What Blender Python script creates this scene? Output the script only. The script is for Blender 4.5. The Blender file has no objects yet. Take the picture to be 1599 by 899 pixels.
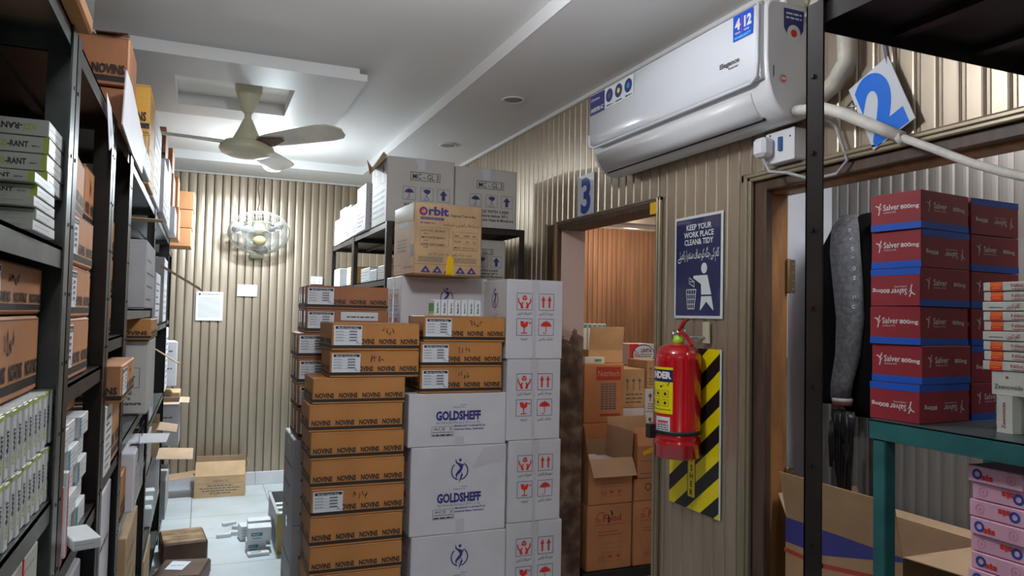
import bpy, math, random
from mathutils import Vector, Matrix
random.seed(7)
SC = bpy.context.scene
COL = SC.collection
PI = math.pi

# ---------------------------------------------------------------- camera
cam_d = bpy.data.cameras.new('camera'); cam = bpy.data.objects.new('camera', cam_d); COL.objects.link(cam)
cam_d.sensor_width = 36; cam_d.lens = 1158.97/1599*36; cam_d.clip_start = .02
def set_cam(yaw, pitch, roll):
    cy, sy, cp, sp = math.cos(yaw), math.sin(yaw), math.cos(pitch), math.sin(pitch)
    f = Vector((sy*cp, cy*cp, sp)); r = Vector((cy, -sy, 0)); u = r.cross(f)
    cr, sr = math.cos(roll), math.sin(roll)
    R = cr*r + sr*u; U = -sr*r + cr*u
    m = Matrix((R, U, -f)).transposed().to_4x4(); m.translation = (0, 0, 1.6)
    cam.matrix_world = m
set_cam(0.395516, 0.038714, 0.021038)
SC.camera = cam
# ---------------------------------------------------------------- world, view
w = bpy.data.worlds.new('world'); SC.world = w; w.use_nodes = True
w.node_tree.nodes['Background'].inputs[0].default_value = (.55, .6, .7, 1)
w.node_tree.nodes['Background'].inputs[1].default_value = .25
SC.view_settings.view_transform = 'Standard'; SC.view_settings.look = 'None'
SC.view_settings.gamma = 1; SC.view_settings.use_curve_mapping = False
SC.view_settings.exposure = 0.0
# ---------------------------------------------------------------- lights (the room's own ceiling lamps)
def area(name, loc, size, power, col, rot=(0, 0, 0), sy=None, spread=PI):
    d = bpy.data.lights.new(name, 'AREA'); d.energy = power; d.color = col; d.size = size; d.spread = spread
    if sy: d.shape = 'RECTANGLE'; d.size_y = sy
    o = bpy.data.objects.new(name, d); COL.objects.link(o); o.location = loc; o.rotation_euler = rot
    return o
def bulb(name, loc, r, power, col):
    d = bpy.data.lights.new(name, 'POINT'); d.energy = power; d.color = col; d.shadow_soft_size = r
    o = bpy.data.objects.new(name, d); COL.objects.link(o); o.location = loc
    return o
area('lamp_light_back', (.478, 6.03, 2.682), .15, 74, (.84, .94, 1.0))
bulb('lamp_glow_back', (.478, 6.03, 2.50), .07, 20, (.80, .93, 1.0))
bulb('lamp_light_near', (.1, -1.2, 2.66), .10, 30, (.95, .96, 1.0))
bulb('lamp_light_middle', (.60, 2.0, 2.68), .10, 52, (.95, .96, 1.0))
bulb('spot_light_inner', (4.05, 6.55, 2.40), .05, 24, (1.0, .70, .48))
bulb('spot_light_inner_near', (3.1, 4.2, 2.40), .05, 20, (1.0, .78, .62))
area('niche_lamp', (2.33, 1.3, 2.5), .25, 13, (.95, .97, 1.0), sy=.9)

# ---------------------------------------------------------------- materials
MATS = {}
def mat(name, col, rough=.6, metal=0., noise=0., nscale=8., bump=0., bscale=60., emit=None, coat=0., alpha=1., stretch=None, col2=None, spec=None):
    if name in MATS: return MATS[name]
    m = bpy.data.materials.new(name); m.use_nodes = True; nt = m.node_tree; b = nt.nodes['Principled BSDF']
    b.inputs['Base Color'].default_value = (*col, 1); b.inputs['Roughness'].default_value = rough; b.inputs['Metallic'].default_value = metal
    if spec is not None: b.inputs['Specular IOR Level'].default_value = spec
    if coat: b.inputs['Coat Weight'].default_value = coat
    if emit: b.inputs['Emission Color'].default_value = (*emit[0], 1); b.inputs['Emission Strength'].default_value = emit[1]
    tc = nt.nodes.new('ShaderNodeTexCoord'); src = tc.outputs['Object']
    if stretch:
        mp = nt.nodes.new('ShaderNodeMapping'); mp.inputs['Scale'].default_value = stretch; nt.links.new(src, mp.inputs[0]); src = mp.outputs[0]
    if noise or col2:
        n = nt.nodes.new('ShaderNodeTexNoise'); n.inputs['Scale'].default_value = nscale; n.inputs['Detail'].default_value = 5; nt.links.new(src, n.inputs['Vector'])
        r = nt.nodes.new('ShaderNodeValToRGB'); nt.links.new(n.outputs['Fac'], r.inputs[0])
        lo = col2 if col2 else tuple(c*(1-noise) for c in col); hi = col if col2 else tuple(min(1, c*(1+noise*.6)) for c in col)
        r.color_ramp.elements[0].position = .38; r.color_ramp.elements[1].position = .64
        r.color_ramp.elements[0].color = (*lo, 1); r.color_ramp.elements[1].color = (*hi, 1)
        nt.links.new(r.outputs[0], b.inputs['Base Color'])
    if bump:
        n = nt.nodes.new('ShaderNodeTexNoise'); n.inputs['Scale'].default_value = bscale; n.inputs['Detail'].default_value = 4; nt.links.new(src, n.inputs['Vector'])
        bp = nt.nodes.new('ShaderNodeBump'); bp.inputs['Strength'].default_value = bump; bp.inputs['Distance'].default_value = .004
        nt.links.new(n.outputs['Fac'], bp.inputs['Height']); nt.links.new(bp.outputs[0], b.inputs['Normal'])
    MATS[name] = m
    return m
brown = mat('brown_card', (.50, .215, .060), .62, noise=.12, nscale=5, bump=.15)
brown_red = mat('reddish_card', (.37, .155, .07), .62, noise=.15, nscale=5, bump=.15)
orange_card = mat('orange_card', (.49, .225, .10), .62, noise=.12, nscale=5, bump=.15)
kraft = mat('kraft_card', (.52, .34, .18), .7, noise=.15, nscale=5, bump=.2)
kraft_shaded = mat('kraft_card_shaded', (.36, .22, .11), .7, noise=.15, nscale=5, bump=.2)  # darker kraft: shade in the right doorway put into the cartons' colour
kraft_dark = mat('kraft_card_inner', (.46, .31, .19), .8, noise=.15, nscale=4, bump=.2)
yellow_card = mat('yellow_card', (.72, .38, .06), .6, noise=.12, nscale=5)
dark_card = mat('dark_brown_card', (.10, .05, .028), .5, noise=.3, nscale=6, bump=.2)
white_card = mat('white_card', (.66, .66, .70), .55, noise=.07, nscale=4, bump=.12)
grey_card = mat('grey_card', (.42, .42, .44), .6, noise=.08, nscale=4, bump=.1)
mc_card = mat('offwhite_card', (.52, .51, .48), .6, noise=.08, nscale=4, bump=.1)
paper = mat('paper', (.72, .76, .82), .5)
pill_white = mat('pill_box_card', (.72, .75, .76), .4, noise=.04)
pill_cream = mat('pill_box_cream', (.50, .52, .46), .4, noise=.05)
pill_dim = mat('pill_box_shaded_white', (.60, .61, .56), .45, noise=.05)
pink = mat('pink_card', (.80, .45, .60), .45)
maroon = mat('maroon_card', (.31, .026, .038), .42, noise=.08)
blue_stripe = mat('blue_print', (.01, .10, .55), .42)
ink = mat('black_ink', (.022, .018, .016), .6)
ink_soft = mat('grey_ink', (.13, .12, .12), .6)
navy = mat('navy_ink', (.035, .035, .20), .55)
redink = mat('red_ink', (.75, .035, .025), .5)
redprint = mat('dark_red_ink', (.38, .04, .03), .5)
white_ink = mat('white_ink', (.80, .76, .74), .5)
green_ink = mat('lime_ink', (.42, .55, .06), .5)
green2 = mat('green_ink', (.08, .35, .10), .5)
cyan_ink = mat('cyan_ink', (.04, .30, .45), .5)
orange_ink = mat('orange_ink', (.85, .16, .02), .5)
tape_m = mat('clear_tape', (.56, .50, .42), .12, coat=.5)
tape_w = mat('clear_tape_on_white', (.61, .605, .65), .12, coat=.6)
tape_y = mat('yellow_tape', (.80, .48, .01), .3)
black_metal = mat('black_paint_metal', (.018, .015, .014), .38, metal=.2, noise=.3, nscale=14)
brown_metal = mat('dark_brown_metal', (.028, .020, .017), .42, metal=.2, noise=.3, nscale=14)
grey_metal = mat('grey_green_metal', (.11, .125, .12), .35, metal=.5, noise=.25, nscale=14)
dark_green_metal = mat('dark_green_metal', (.022, .032, .030), .4, metal=.2, noise=.2, nscale=14)
steel_edge = mat('worn_steel_edge', (.55, .58, .60), .3, metal=.8, noise=.25, nscale=25)
teal_metal = mat('teal_paint_metal', (.022, .135, .135), .4, noise=.2, nscale=10)
teal_top = mat('teal_grey_top', (.09, .13, .14), .35, metal=.3, noise=.25, nscale=8)
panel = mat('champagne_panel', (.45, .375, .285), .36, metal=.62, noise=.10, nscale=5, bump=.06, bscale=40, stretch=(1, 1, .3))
groove = mat('panel_groove', (.20, .165, .125), .6)
panel_grey = mat('grey_panel', (.27, .265, .25), .4, metal=.3, noise=.08, nscale=5, stretch=(1, 1, .3))
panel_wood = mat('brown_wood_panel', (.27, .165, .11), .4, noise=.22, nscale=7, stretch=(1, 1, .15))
bronze = mat('bronze_trim', (.33, .28, .19), .38, metal=.45, noise=.12, nscale=12, stretch=(1, 1, .2))
wood = mat('door_wood', (.33, .15, .05), .5, noise=.3, nscale=9, stretch=(3, 3, .5))
wood_dark = mat('dark_door_wood', (.085, .05, .032), .5, noise=.3, nscale=9, stretch=(3, 3, .5))
ceil_m = mat('ceiling_paint', (.80, .80, .79), .7, bump=.03, bscale=12)
white_paint = mat('white_gloss_paint', (.76, .77, .77), .45)
pale_wall = mat('pale_blue_plaster', (.68, .72, .80), .8, noise=.06, bump=.1, bscale=30)
outer_wall = mat('plain_plaster', (.42, .40, .37), .85, noise=.08)
plastic_white = mat('white_plastic', (.72, .75, .80), .16, coat=.6)
plastic_side = mat('white_plastic_matt', (.70, .71, .73), .35)
plastic_dark = mat('dark_slot', (.02, .02, .025), .6)
cream_m = mat('cream_paint_metal', (.62, .60, .42), .35, noise=.05)
blade_m = mat('fan_blade_paint', (.80, .75, .66), .45, noise=.12, nscale=6)
blade_b = mat('fan_blade_brown', (.13, .06, .045), .5)
ext_red = mat('extinguisher_red', (.50, .006, .012), .16, coat=1.)
yellow = mat('yellow_vinyl', (.85, .72, .0), .4)
black_v = mat('black_vinyl', (.012, .012, .012), .4)
rubber = mat('black_rubber', (.012, .012, .013), .5)
chrome = mat('chrome', (.7, .7, .72), .15, metal=1.)
poster_navy = mat('poster_navy', (.012, .022, .10), .25, coat=.4)
poster_white = mat('poster_white', (.68, .76, .74), .35)
sign_blue = mat('sign_blue', (.01, .16, .72), .3)
sign_white = mat('sign_white', (.62, .66, .72), .25, coat=.5)
hose_m = mat('white_foam_hose', (.62, .60, .55), .6, noise=.1, nscale=20)
cable_m = mat('grey_cable', (.10, .11, .13), .5)
cream_wrap = mat('duct_tape_wrap', (.55, .52, .44), .5, noise=.15, nscale=20)
brass = mat('brass', (.55, .35, .10), .3, metal=1.)
hinge_m = mat('bronze_hinge', (.22, .15, .08), .4, metal=.7)
cloth_black = mat('black_cloth', (.006, .006, .007), .95, spec=.1)
cloth_grey = mat('grey_heather_cloth', (.075, .08, .088), .95, noise=.35, nscale=60)
cloth_grey_l = mat('grey_heather_sleeve', (.10, .105, .118), .95, noise=.3, nscale=60)
cloth_grey_dk = mat('dark_grey_heather_cloth', (.028, .028, .030), .95, noise=.35, nscale=60)
cloth_red = mat('dark_red_cloth', (.10, .01, .012), .9)
scarf_m = mat('black_shiny_scarf', (.010, .010, .012), .35, noise=.5, nscale=30)
bin_m = mat('yellow_brown_plastic', (.48, .33, .09), .45)
led = mat('lit_led_lamp', (1, 1, 1), .4, emit=((.88, .96, 1.0), 14))
led_warm = mat('lit_warm_lamp', (1, 1, 1), .4, emit=((1.0, .75, .5), 12))
lamp_off = mat('unlit_downlight', (.30, .30, .30), .5)
glass_m = mat('fan_blade_clear', (.46, .50, .50), .25, coat=.5)
wire_m = mat('grey_guard_wire', (.55, .56, .52), .35, metal=.2)
red_string = mat('red_string', (.7, .02, .03), .6)

def plaster_mat():
    m = bpy.data.materials.new('peeling_pink_plaster'); m.use_nodes = True; nt = m.node_tree; b = nt.nodes['Principled BSDF']
    tc = nt.nodes.new('ShaderNodeTexCoord'); sep = nt.nodes.new('ShaderNodeSeparateXYZ'); nt.links.new(tc.outputs['Object'], sep.inputs[0])
    n = nt.nodes.new('ShaderNodeTexNoise'); n.inputs['Scale'].default_value = 7; n.inputs['Detail'].default_value = 8; nt.links.new(tc.outputs['Object'], n.inputs['Vector'])
    a = nt.nodes.new('ShaderNodeMath'); a.operation = 'MULTIPLY_ADD'; a.inputs[1].default_value = .55; nt.links.new(n.outputs['Fac'], a.inputs[0]); nt.links.new(sep.outputs['Z'], a.inputs[2])
    g = nt.nodes.new('ShaderNodeMath'); g.operation = 'GREATER_THAN'; g.inputs[1].default_value = 1.77; nt.links.new(a.outputs[0], g.inputs[0])
    n2 = nt.nodes.new('ShaderNodeTexNoise'); n2.inputs['Scale'].default_value = 9; n2.inputs['Detail'].default_value = 9; nt.links.new(tc.outputs['Object'], n2.inputs['Vector'])
    r = nt.nodes.new('ShaderNodeValToRGB'); nt.links.new(n2.outputs['Fac'], r.inputs[0])
    e = r.color_ramp.elements; e[0].position = .35; e[0].color = (.07, .045, .035, 1); e[1].position = .68; e[1].color = (.34, .27, .22, 1)
    x = e.new(.5); x.color = (.16, .095, .065, 1)
    mx = nt.nodes.new('ShaderNodeMix'); mx.data_type = 'RGBA'; nt.links.new(g.outputs[0], mx.inputs[0]); nt.links.new(r.outputs[0], mx.inputs[6]); mx.inputs[7].default_value = (.66, .50, .43, 1)
    nt.links.new(mx.outputs[2], b.inputs['Base Color']); b.inputs['Roughness'].default_value = .85
    bp = nt.nodes.new('ShaderNodeBump'); bp.inputs['Strength'].default_value = .5; bp.inputs['Distance'].default_value = .01; nt.links.new(n2.outputs['Fac'], bp.inputs['Height']); nt.links.new(bp.outputs[0], b.inputs['Normal'])
    return m
plaster = plaster_mat()
def tile_mat():
    m = bpy.data.materials.new('white_floor_tiles'); m.use_nodes = True; nt = m.node_tree; b = nt.nodes['Principled BSDF']
    tc = nt.nodes.new('ShaderNodeTexCoord'); mp = nt.nodes.new('ShaderNodeMapping'); mp.inputs['Location'].default_value = (.02, -.28, 0); nt.links.new(tc.outputs['Object'], mp.inputs[0])
    br = nt.nodes.new('ShaderNodeTexBrick'); nt.links.new(mp.outputs[0], br.inputs['Vector']); br.offset = 0; br.squash = 1
    br.inputs['Scale'].default_value = 1; br.inputs['Brick Width'].default_value = .6; br.inputs['Row Height'].default_value = .6
    br.inputs['Mortar Size'].default_value = .004; br.inputs['Mortar Smooth'].default_value = .1
    br.inputs['Color1'].default_value = (.60, .66, .69, 1); br.inputs['Color2'].default_value = (.57, .63, .66, 1); br.inputs['Mortar'].default_value = (.28, .29, .28, 1)
    n = nt.nodes.new('ShaderNodeTexNoise'); n.inputs['Scale'].default_value = 3; n.inputs['Detail'].default_value = 6; nt.links.new(tc.outputs['Object'], n.inputs['Vector'])
    r = nt.nodes.new('ShaderNodeValToRGB'); r.color_ramp.elements[0].color = (.82, .82, .80, 1); r.color_ramp.elements[0].position = .3; r.color_ramp.elements[1].position = .6; nt.links.new(n.outputs['Fac'], r.inputs[0])
    mx = nt.nodes.new('ShaderNodeMix'); mx.data_type = 'RGBA'; mx.blend_type = 'MULTIPLY'; mx.inputs[0].default_value = 1
    nt.links.new(br.outputs['Color'], mx.inputs[6]); nt.links.new(r.outputs[0], mx.inputs[7]); nt.links.new(mx.outputs[2], b.inputs['Base Color'])
    b.inputs['Roughness'].default_value = .28
    return m
tiles = tile_mat()

# ---------------------------------------------------------------- mesh builder
class Frame:
    """a flat (or, with r set, cylindrical) printing surface: u to the right, v up, n outwards"""
    def __init__(s, O, u, v, n, W=1, H=1, r=0, a0=0):
        s.O, s.u, s.v, s.n, s.W, s.H, s.r, s.a0 = Vector(O), Vector(u), Vector(v), Vector(n), W, H, r, a0
    def p(s, a, b, off=0):
        if s.r:
            t = s.a0 + a/s.r
            return s.O + Vector((math.cos(t)*(s.r+off), math.sin(t)*(s.r+off), b))
        return s.O + s.u*a + s.v*b + s.n*off
class MB:
    def __init__(s): s.v = []; s.f = []; s.m = []; s.mats = []; s.sm = []
    def mi(s, m):
        if m not in s.mats: s.mats.append(m)
        return s.mats.index(m)
    def add(s, vs, fs, m, smooth=False):
        b = len(s.v); s.v += [tuple(x) for x in vs]; i = s.mi(m)
        for f in fs: s.f.append([b+k for k in f]); s.m.append(i); s.sm.append(smooth)
        return s
    def box(s, x0, x1, y0, y1, z0, z1, m, c=0.0, fm=None):
        """box with chamfered edges c; fm = optional {face letter: material}"""
        X, Y, Z = (x0, x1), (y0, y1), (z0, z1)
        c = min(c, (x1-x0)*.3, (y1-y0)*.3, (z1-z0)*.3)
        if c <= 0:
            vs = [(X[i], Y[j], Z[k]) for i in (0, 1) for j in (0, 1) for k in (0, 1)]
            Q = {'L': (0, 1, 3, 2), 'R': (4, 6, 7, 5), 'F': (0, 4, 5, 1), 'B': (2, 3, 7, 6), 'D': (0, 2, 6, 4), 'T': (1, 5, 7, 3)}
            b = len(s.v); s.v += vs
            for k, q in Q.items(): s.f.append([b+t for t in q]); s.m.append(s.mi((fm or {}).get(k, m))); s.sm.append(False)
            return s
        ctr = Vector(((x0+x1)/2, (y0+y1)/2, (z0+z1)/2)); vs = []; idx = {}
        for i in (0, 1):
            for j in (0, 1):
                for k in (0, 1):
                    sx, sy, sz = (1, -1)[i], (1, -1)[j], (1, -1)[k]
                    P = (X[i], Y[j], Z[k])
                    for a in range(3):
                        q = [P[0]+sx*c, P[1]+sy*c, P[2]+sz*c]; q[a] = P[a]
                        idx[(i, j, k, a)] = len(vs); vs.append(q)
        fs = []
        names = {(0, 0): 'L', (0, 1): 'R', (1, 0): 'F', (1, 1): 'B', (2, 0): 'D', (2, 1): 'T'}
        fl = []
        for a in range(3):
            o = [t for t in range(3) if t != a]
            for sd in (0, 1):
                q = []
                for (p, r) in ((0, 0), (1, 0), (1, 1), (0, 1)):
                    key = [0, 0, 0]; key[a] = sd; key[o[0]] = p; key[o[1]] = r; q.append(idx[(*key, a)])
                fs.append(q); fl.append(names[(a, sd)])
            for p in (0, 1):
                for r in (0, 1):
                    k0 = [0, 0, 0]; k1 = [0, 0, 0]; k0[a] = 0; k1[a] = 1
                    for k_ in (k0, k1): k_[o[0]] = p; k_[o[1]] = r
                    fs.append([idx[(*k0, o[0])], idx[(*k1, o[0])], idx[(*k1, o[1])], idx[(*k0, o[1])]]); fl.append(None)
        for i in (0, 1):
            for j in (0, 1):
                for k in (0, 1): fs.append([idx[(i, j, k, a)] for a in range(3)]); fl.append(None)
        b = len(s.v); s.v += [tuple(q) for q in vs]
        for q, n in zip(fs, fl):
            pv = [Vector(vs[t]) for t in q]; nr = (pv[1]-pv[0]).cross(pv[2]-pv[1]); mid = sum(pv, Vector())/len(pv)
            if nr.dot(mid-ctr) < 0: q = q[::-1]
            s.f.append([b+t for t in q]); s.m.append(s.mi((fm or {}).get(n, m))); s.sm.append(False)
        return s
    def loft(s, rings, m, cap=True, smooth=True, closed=True):
        n = len(rings[0]); vs = [p for r in rings for p in r]; fs = []
        for i in range(len(rings)-1):
            for j in range(n if closed else n-1):
                k = (j+1) % n; fs.append((i*n+j, i*n+k, (i+1)*n+k, (i+1)*n+j))
        s.add(vs, fs, m, smooth)
        if cap:
            b = len(s.v)-len(vs); i = s.mi(m)
            s.f.append([b+t for t in range(n)][::-1]); s.m.append(i); s.sm.append(False)
            s.f.append([b+len(vs)-n+t for t in range(n)]); s.m.append(i); s.sm.append(False)
        return s
    def lathe(s, prof, m, ctr=(0, 0, 0), n=24, smooth=True, rot=None):
        rings = []
        for (r, z) in prof:
            ring = [Vector((r*math.cos(2*PI*k/n), r*math.sin(2*PI*k/n), z)) for k in range(n)]
            if rot is not None: ring = [rot @ q for q in ring]
            rings.append([q+Vector(ctr) for q in ring])
        return s.loft(rings, m, True, smooth)
    def tube(s, pts, r, m, n=8, smooth=True):
        pts = [Vector(p) for p in pts]; rings = []
        up = None
        for i, p in enumerate(pts):
            d = (pts[min(i+1, len(pts)-1)]-pts[max(i-1, 0)]).normalized()
            if up is None: up = Vector((0, 0, 1)) if abs(d.z) < .9 else Vector((1, 0, 0))
            a = d.cross(up).normalized(); up = a.cross(d).normalized()
            rr = r[i] if isinstance(r, (list, tuple)) else r
            rings.append([p+(a*math.cos(2*PI*k/n)+up*math.sin(2*PI*k/n))*rr for k in range(n)])
        return s.loft(rings, m, True, smooth)
    def ring(s, ctr, R, r, m, rot, n=32, k=5):
        """torus"""
        vs, fs = [], []
        for i in range(n):
            t = 2*PI*i/n
            for j in range(k):
                q = 2*PI*j/k
                vs.append(Vector(ctr)+rot @ Vector(((R+r*math.cos(q))*math.cos(t), (R+r*math.cos(q))*math.sin(t), r*math.sin(q))))
        for i in range(n):
            for j in range(k): fs.append((i*k+j, ((i+1) % n)*k+j, ((i+1) % n)*k+(j+1) % k, i*k+(j+1) % k))
        return s.add(vs, fs, m, True)
    # ---- prints on a frame
    def poly(s, F, pts, m, L=1):
        return s.add([F.p(a, b, .0005*L) for a, b in pts], [list(range(len(pts)))], m)
    def rect(s, F, a0, b0, a1, b1, m, L=1):
        if F.r:
            k = max(1, int(abs(a1-a0)/F.r/.12))
            for i in range(k):
                p, q = a0+(a1-a0)*i/k, a0+(a1-a0)*(i+1)/k
                s.poly(F, [(p, b0), (q, b0), (q, b1), (p, b1)], m, L)
            return s
        return s.poly(F, [(a0, b0), (a1, b0), (a1, b1), (a0, b1)], m, L)
    def frame(s, F, a0, b0, a1, b1, t, m, L=1):
        s.rect(F, a0, b0, a1, b0+t, m, L); s.rect(F, a0, b1-t, a1, b1, m, L)
        s.rect(F, a0, b0+t, a0+t, b1-t, m, L); return s.rect(F, a1-t, b0+t, a1, b1-t, m, L)
    def disc(s, F, a, b, r, m, L=1, n=18, ry=None):
        ry = ry or r
        return s.poly(F, [(a+r*math.cos(2*PI*k/n), b+ry*math.sin(2*PI*k/n)) for k in range(n)], m, L)
    def arc(s, F, a, b, r0, r1, t0, t1, m, L=1, n=14, sy=1.):
        for i in range(n):
            p, q = t0+(t1-t0)*i/n, t0+(t1-t0)*(i+1)/n
            s.poly(F, [(a+r0*math.cos(p), b+sy*r0*math.sin(p)), (a+r1*math.cos(p), b+sy*r1*math.sin(p)), (a+r1*math.cos(q), b+sy*r1*math.sin(q)), (a+r0*math.cos(q), b+sy*r0*math.sin(q))], m, L)
        return s
    def line(s, F, pts, t, m, L=1):
        for (p, q) in zip(pts, pts[1:]):
            d = Vector((q[0]-p[0], q[1]-p[1])); 
            if d.length < 1e-6: continue
            d.normalize(); nx, ny = -d.y*t/2, d.x*t/2; e = d*t*.4
            s.poly(F, [(p[0]-nx-e.x, p[1]-ny-e.y), (q[0]-nx+e.x, q[1]-ny+e.y), (q[0]+nx+e.x, q[1]+ny+e.y), (p[0]+nx-e.x, p[1]+ny-e.y)], m, L)
        return s
    def text(s, F, t, a, b, h, m, L=2, al='l', bold=.012, flip=False, w=None, rot=0., sx=1.):
        """cap height h, left/centre/right aligned at (a, b); w = squeeze to this width; flip = upside down"""
        vs, fs, W = glyphs(t, bold)
        k = h/.70; kx = k*sx
        if w: kx = w/max(W, 1e-3)
        x0 = {'l': 0, 'c': -W*kx/2, 'r': -W*kx}[al]
        out = []
        cr, sr = math.cos(rot), math.sin(rot)
        for x, y in vs:
            X, Y = x0+x*kx, y*k
            if flip: X, Y = -X, h-Y
            X, Y = X*cr-Y*sr, X*sr+Y*cr
            out.append(F.p(a+X, b+Y, .0005*L))
        return s.add(out, fs, m)
    def build(s, name, parent=None, loc=(0, 0, 0), rz=0., smooth_all=False):
        me = bpy.data.meshes.new(name)
        me.from_pydata(s.v, [], s.f)
        for m in s.mats: me.materials.append(m)
        me.polygons.foreach_set('material_index', s.m)
        me.polygons.foreach_set('use_smooth', s.sm)
        me.validate(); me.update()
        o = bpy.data.objects.new(name, me); COL.objects.link(o)
        o.location = loc; o.rotation_euler = (0, 0, rz)
        if parent is not None: o.parent = parent
        return o
# ---------------------------------------------------------------- lettering
AF = {'ا': (0xFE8D, 0xFE8E), 'ب': 0xFE8F, 'ت': 0xFE95, 'ج': 0xFE9D, 'ح': 0xFEA1, 'خ': 0xFEA5, 'د': (0xFEA9, 0xFEAA), 'ر': (0xFEAD, 0xFEAE), 'ز': (0xFEAF, 0xFEB0), 'س': 0xFEB1, 'ش': 0xFEB5, 'ص': 0xFEB9, 'ط': 0xFEC1, 'ف': 0xFED1, 'ک': 0xFB8E, 'گ': 0xFB92, 'ل': 0xFEDD, 'م': 0xFEE1, 'ن': 0xFEE5, 'و': (0xFEED, 0xFEEE), 'ہ': 0xFBA6, 'ھ': 0xFBAA, 'ی': 0xFBFC, 'ئ': 0xFE89, 'ے': (0xFBAE, 0xFBAF), 'پ': 0xFB56, 'ں': (0xFB9E, 0xFB9F)}
def urdu(t):
    o = []
    for i, c in enumerate(t):
        f = AF.get(c)
        if f is None: o.append(c); continue
        p = i > 0 and isinstance(AF.get(t[i-1]), int)
        n = isinstance(f, int) and i+1 < len(t) and t[i+1] in AF
        o.append(chr(f[1] if p else f[0]) if isinstance(f, tuple) else chr(f+(3 if p and n else 2 if n else 1 if p else 0)))
    return ''.join(reversed(o))
GC = {}
_tc = bpy.data.curves.new('lettering', 'FONT'); _tc.size = 1; _tc.resolution_u = 2
_to = bpy.data.objects.new('lettering', _tc)
def _mesh(t, bold):
    _tc.body = t; _tc.offset = bold; _tc.resolution_u = 8 if len(t) == 1 and t.isdigit() else 2
    COL.objects.link(_to); bpy.context.view_layer.update()
    me = bpy.data.meshes.new_from_object(_to.evaluated_get(bpy.context.evaluated_depsgraph_get()))
    COL.objects.unlink(_to)
    vs = [(v.co.x, v.co.y) for v in me.vertices]; fs = [list(p.vertices) for p in me.polygons]
    bpy.data.meshes.remove(me)
    return vs, fs
def glyphs(t, bold=.012):
    k = (t, bold)
    if k in GC: return GC[k]
    if any(ord(c) > 0xFB00 for c in t):
        vs, fs, x = [], [], 0.
        for c in t:
            if c == ' ': x += .22; continue
            kc = ('adv', c, bold)
            if kc not in GC:
                v1, f1 = _mesh(c, bold); v2, f2 = _mesh(c+c, bold)
                GC[kc] = (v1, f1, max(a for a, b in v2)-max(a for a, b in v1))
            v1, f1, adv = GC[kc]; b = len(vs)
            vs += [(a+x, y) for a, y in v1]; fs += [[b+i for i in f] for f in f1]; x += adv
        W = x
    else:
        vs, fs = _mesh(t, bold)
        W = max([a for a, b in vs]+[.01])
    GC[k] = (vs, fs, W)
    return GC[k]

# ---------------------------------------------------------------- object helpers
def tag(o, label, cat, group=None, kind=None):
    o['label'] = label; o['category'] = cat
    if group: o['group'] = group
    if kind: o['kind'] = kind
    return o
def thing(name, label, cat, loc=(0, 0, 0), rz=0, group=None):
    o = bpy.data.objects.new(name, None); COL.objects.link(o); o.empty_display_size = .05
    o.location = loc; o.rotation_euler = (0, 0, rz)
    return tag(o, label, cat, group)
def struct(name, mb):
    o = mb.build(name); o['kind'] = 'structure'; return o
def faces(w, d, h):
    return {'F': Frame((-w/2, -d/2, 0), (1, 0, 0), (0, 0, 1), (0, -1, 0), w, h), 'R': Frame((w/2, -d/2, 0), (0, 1, 0), (0, 0, 1), (1, 0, 0), d, h),
            'L': Frame((-w/2, d/2, 0), (0, -1, 0), (0, 0, 1), (-1, 0, 0), d, h), 'B': Frame((w/2, d/2, 0), (-1, 0, 0), (0, 0, 1), (0, 1, 0), w, h),
            'T': Frame((-w/2, -d/2, h), (1, 0, 0), (0, 1, 0), (0, 0, 1), w, d)}
EPS = .0015
def carton(label, x0, x1, y0, y1, z0, z1, m, prints=(), rz=0., name='cardboard_carton', cat='box', group=None, c=.004, seam=True, tape=None, fm=None):
    """closed box standing at its real place; prints = [(face, function, args...)] drawn into its mesh, stickers and tape are parts"""
    w, d, h = x1-x0, y1-y0, z1-z0-EPS
    b = MB(); b.box(-w/2, w/2, -d/2, d/2, 0, h, m, c, fm)
    Fs = faces(w, d, h); parts = []
    if seam and min(w, d) > .12:      # the slit where the two top flaps meet
        T = Fs['T']; lw = .0025
        if w >= d: b.rect(T, .006, d/2-lw/2, w-.006, d/2+lw/2, ink_soft, 1)
        else: b.rect(T, w/2-lw/2, .006, w/2+lw/2, d-.006, ink_soft, 1)
    for p in prints:
        r = p[1](b, Fs[p[0]], *p[2:])
        if isinstance(r, list): parts += r
    o = b.build(name, None, ((x0+x1)/2, (y0+y1)/2, z0+.0007), rz)
    tag(o, label, cat, group)
    for (nm, mb) in parts: mb.build(nm, o)
    if tape:                          # tape over the top seam, folded a little down both sides
        t = MB(); tw = .022
        T = Fs['T']
        if w >= d:
            t.rect(T, .001, d/2-tw, w-.001, d/2+tw, tape, 2)
            for k in 'LR': t.rect(Fs[k], d/2-tw, h-.05, d/2+tw, h, tape, 2)
        else:
            t.rect(T, w/2-tw, .001, w/2+tw, d-.001, tape, 2)
            for k in 'FB': t.rect(Fs[k], w/2-tw, h-.07, w/2+tw, h, tape, 2)
        t.build('packing_tape', o)
    return o
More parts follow.
